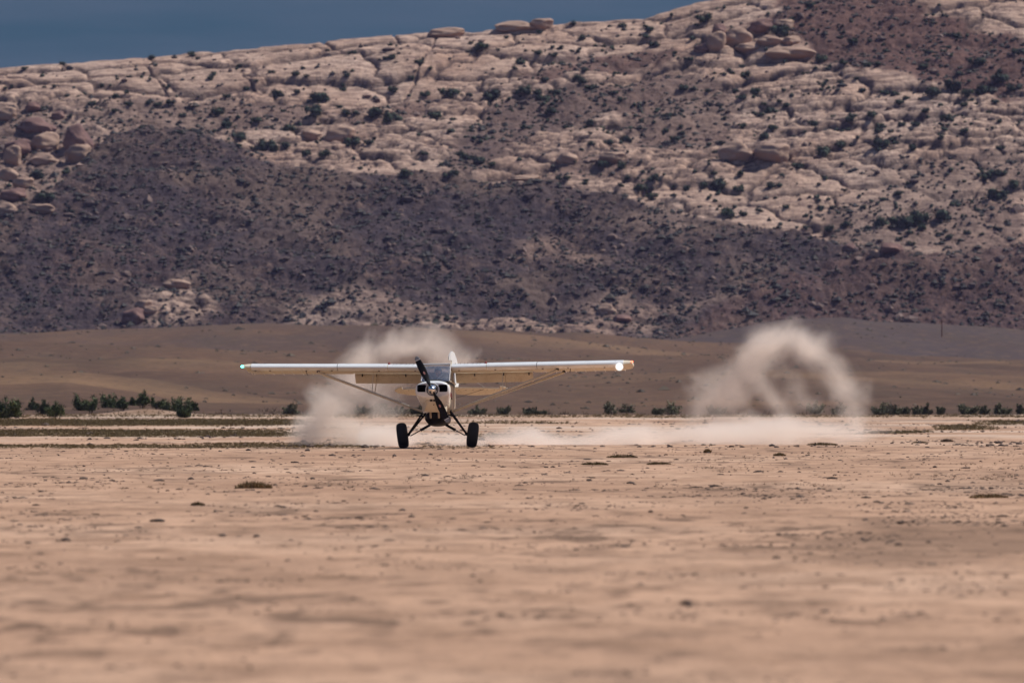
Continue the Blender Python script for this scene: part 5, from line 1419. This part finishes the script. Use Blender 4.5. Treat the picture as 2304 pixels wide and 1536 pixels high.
# ------------------------------------------------------------------ dust
def dust_mat(name, segs, dens, col, nscale=0.62, aniso=0.25, seed=0.0, stretch=(1, 1, 1.0), detail=5.0, erode=1.0, warp=1.6):
    """density falls off from the axis of each segment and is eaten away by noise.  seg: (A, rA, wA, B, rB, wB, depth ratio)"""
    t = NT(name)
    c = t.n('ShaderNodeTexCoord').outputs['Object']
    wn_ = t.n('ShaderNodeTexNoise'); wn_.inputs['Scale'].default_value = 0.42; wn_.inputs['Detail'].default_value = 2.0
    t.l(c, wn_.inputs['Vector'])
    def vm(op, x, y=None, sc=None):
        n = t.n('ShaderNodeVectorMath', operation=op)
        for q, i in ((x, 0), (y, 1)):
            if q is None: continue
            if hasattr(q, 'is_linked'): t.l(q, n.inputs[i])
            else: n.inputs[i].default_value = tuple(q)
        if sc is not None:
            if hasattr(sc, 'is_linked'): t.l(sc, n.inputs['Scale'])
            else: n.inputs['Scale'].default_value = sc
        return n
    wv = vm('SCALE', vm('SUBTRACT', wn_.outputs['Color'], (.5, .5, .5)).outputs[0], sc=warp).outputs[0]
    p = vm('ADD', c, wv).outputs[0]
    tot = None
    for (A, ra, wa, B, rb, wb, q) in segs:
        A = Vector((A[0], A[1] * q, A[2])); B = Vector((B[0], B[1] * q, B[2])); ba = B - A
        pa = vm('SUBTRACT', vm('MULTIPLY', p, (1, q, 1)).outputs[0], A).outputs[0]
        h = t.math('MULTIPLY', vm('DOT_PRODUCT', pa, ba / max(ba.length_squared, 1e-6)).outputs['Value'], 1.0, True)
        d = vm('LENGTH', vm('SUBTRACT', pa, vm('SCALE', ba, sc=h).outputs[0]).outputs[0]).outputs['Value']
        r = t.rng(h, 0, 1, ra, rb); w = t.rng(h, 0, 1, wa, wb)
        m = t.math('MULTIPLY', t.math('SUBTRACT', 1.0, t.math('DIVIDE', d, r), True), w)
        tot = m if tot is None else t.math('SMOOTH_MAX', tot, m)
        if tot is not m: tot.node.inputs[2].default_value = 0.15
    mp = t.n('ShaderNodeMapping'); mp.inputs['Scale'].default_value = stretch; mp.inputs['Location'].default_value = (seed, seed * .7, 0)
    t.l(p, mp.inputs['Vector'])
    n = t.noise(mp.outputs[0], nscale, detail, 0.62)
    nn = t.rng(n, 0.30, 0.70, 1.0, 0.0)
    er = t.math('SUBTRACT', t.math('MULTIPLY', tot, 1.35), t.math('MULTIPLY', nn, erode))
    den = t.math('MULTIPLY', t.math('POWER', t.rng(er, -0.10, 0.75, 0.0, 1.0), 1.7), dens)
    v = t.n('ShaderNodeVolumePrincipled')
    v.inputs['Color'].default_value = (*col, 1); v.inputs['Anisotropy'].default_value = aniso
    t.l(den, v.inputs['Density'])
    t.l(v.outputs[0], t.out.inputs['Volume'])
    return t.m
def dust(name, segs, dens, lab, col=(0.99, 0.905, 0.83), **k):
    """segs in world metres; the hull is one closed skin round all of them"""
    ox = sum(q[0][0] for q in segs) / len(segs); oy = sum(q[0][1] for q in segs) / len(segs)
    loc = [((A[0] - ox, A[1] - oy, A[2]), ra, wa, (B[0] - ox, B[1] - oy, B[2]), rb, wb, q) for (A, ra, wa, B, rb, wb, q) in segs]
    mb = bpy.data.metaballs.new(name + '_hull'); mb.resolution = 0.45; mb.render_resolution = 0.45; mb.threshold = 0.05
    mo = bpy.data.objects.new(name + '_hull', mb); COL.objects.link(mo)
    for (A, ra, wa, B, rb, wb, q) in loc:
        L = (Vector(A) - Vector(B)).length; n = max(1, int(L / (0.55 * min(ra, rb)) + 1))
        for i in range(n + 1):
            f = i / n; r = ra + (rb - ra) * f
            e = mb.elements.new(type='ELLIPSOID'); e.co = Vector(A).lerp(Vector(B), f); e.radius = 1.2
            e.size_x, e.size_y, e.size_z = r, r / q, r
    bpy.context.view_layer.update()
    dg = bpy.context.evaluated_depsgraph_get()
    me = bpy.data.meshes.new_from_object(mo.evaluated_get(dg), depsgraph=dg)
    bpy.data.objects.remove(mo); bpy.data.metaballs.remove(mb)
    me.name = name
    o = bpy.data.objects.new(name, me); COL.objects.link(o); o.location = (ox, oy, 0)
    me.materials.clear(); me.materials.append(dust_mat(name, loc, dens, col, **k))
    tag(o, lab, 'dust cloud')
    return o
def chain(pts, d, depth, yo=0.0):
    """pts: (px, row, radius px, weight); depth = half thickness along the view in metres"""
    k = d / PPR; out = []
    for i, (a, b) in enumerate(zip(pts[:-1], pts[1:])):
        y0 = d + yo + .3 * math.sin(i * 2.1); y1 = d + yo + .3 * math.sin((i + 1) * 2.1)
        out.append(((PX(a[0], d), y0, PZ(a[1], d)), a[2] * k, a[3], (PX(b[0], d), y1, PZ(b[1], d)), b[2] * k, b[3], (a[2] + b[2]) / 2 * k / depth))
    return out
USE_DUST = True
if USE_DUST:
    dl = 326.0
    dust('dust_plume', chain([(700, 985, 62, 1.2), (745, 925, 92, 1.15), (775, 865, 104, 1.0), (820, 808, 92, .95), (890, 778, 74, 1.0), (965, 775, 66, .95), (1030, 805, 62, .7)], dl, 1.8) +
         chain([(690, 985, 64, 1.35), (880, 985, 60, 1.15)], dl, 1.6) + chain([(850, 940, 95, .8), (900, 850, 95, .62)], dl, 1.5, 1.0),
         1.5, 'pale dust plume curling up behind the left wing of the aeroplane', seed=3.0)
    dr = 345.0
    dust('dust_plume', chain([(1545, 945, 100, .78), (1620, 890, 118, .98), (1675, 830, 100, 1.0), (1715, 778, 84, 1.02), (1775, 757, 76, 1.05), (1840, 788, 78, .96), (1890, 840, 84, .88), (1925, 900, 84, .84), (1945, 960, 76, .78)], dr, 1.8) +
         chain([(1690, 850, 60, .9), (1745, 905, 64, .95), (1775, 965, 62, .9)], dr, 1.5) + chain([(1760, 830, 100, .66), (1840, 930, 100, .60)], dr, 1.2, .5) + chain([(1600, 970, 60, .95), (1800, 970, 60, .85)], dr, 1.6),
         0.95, 'tall dust plume arching into a loop to the right of the aeroplane', seed=11.0)
    db = 333.0
    dust('dust_bank', chain([(1100, 995, 30, .9), (1200, 988, 44, 1.25), (1300, 992, 34, .9), (1450, 985, 44, 1.0), (1600, 975, 56, 1.15), (1780, 972, 54, 1.05), (1930, 968, 46, .8), (2010, 970, 36, .6)], db, 4.0),
         1.2, 'long low bank of pale dust on the ground right of the wheels', seed=5.0, stretch=(.6, .6, 1.8), nscale=.5, warp=.8)
    dust('dust_puff', chain([(820, 990, 40, 1.2), (900, 988, 44, 1.2), (985, 992, 38, .95), (1090, 998, 28, .8)], 322.0, 2.0),
         1.7, 'low puff of dust on the ground between and behind the two wheels', seed=8.0, stretch=(1, 1, 2), warp=.8)

# ------------------------------------------------------------------ air
HAZE = 0.000018
ht = NT('haze_air')
hv = ht.n('ShaderNodeVolumePrincipled'); hv.inputs['Color'].default_value = (0.46, 0.47, 0.90, 1); hv.inputs['Density'].default_value = HAZE; hv.inputs['Anisotropy'].default_value = 0.0
ht.l(hv.outputs[0], ht.out.inputs['Volume'])
ht.m.cycles.homogeneous_volume = True
hz = MB().box((0, 1900, 118), (6400, 5400, 244)).build('haze', ht.m, smooth=False)
tag(hz, kind='stuff')
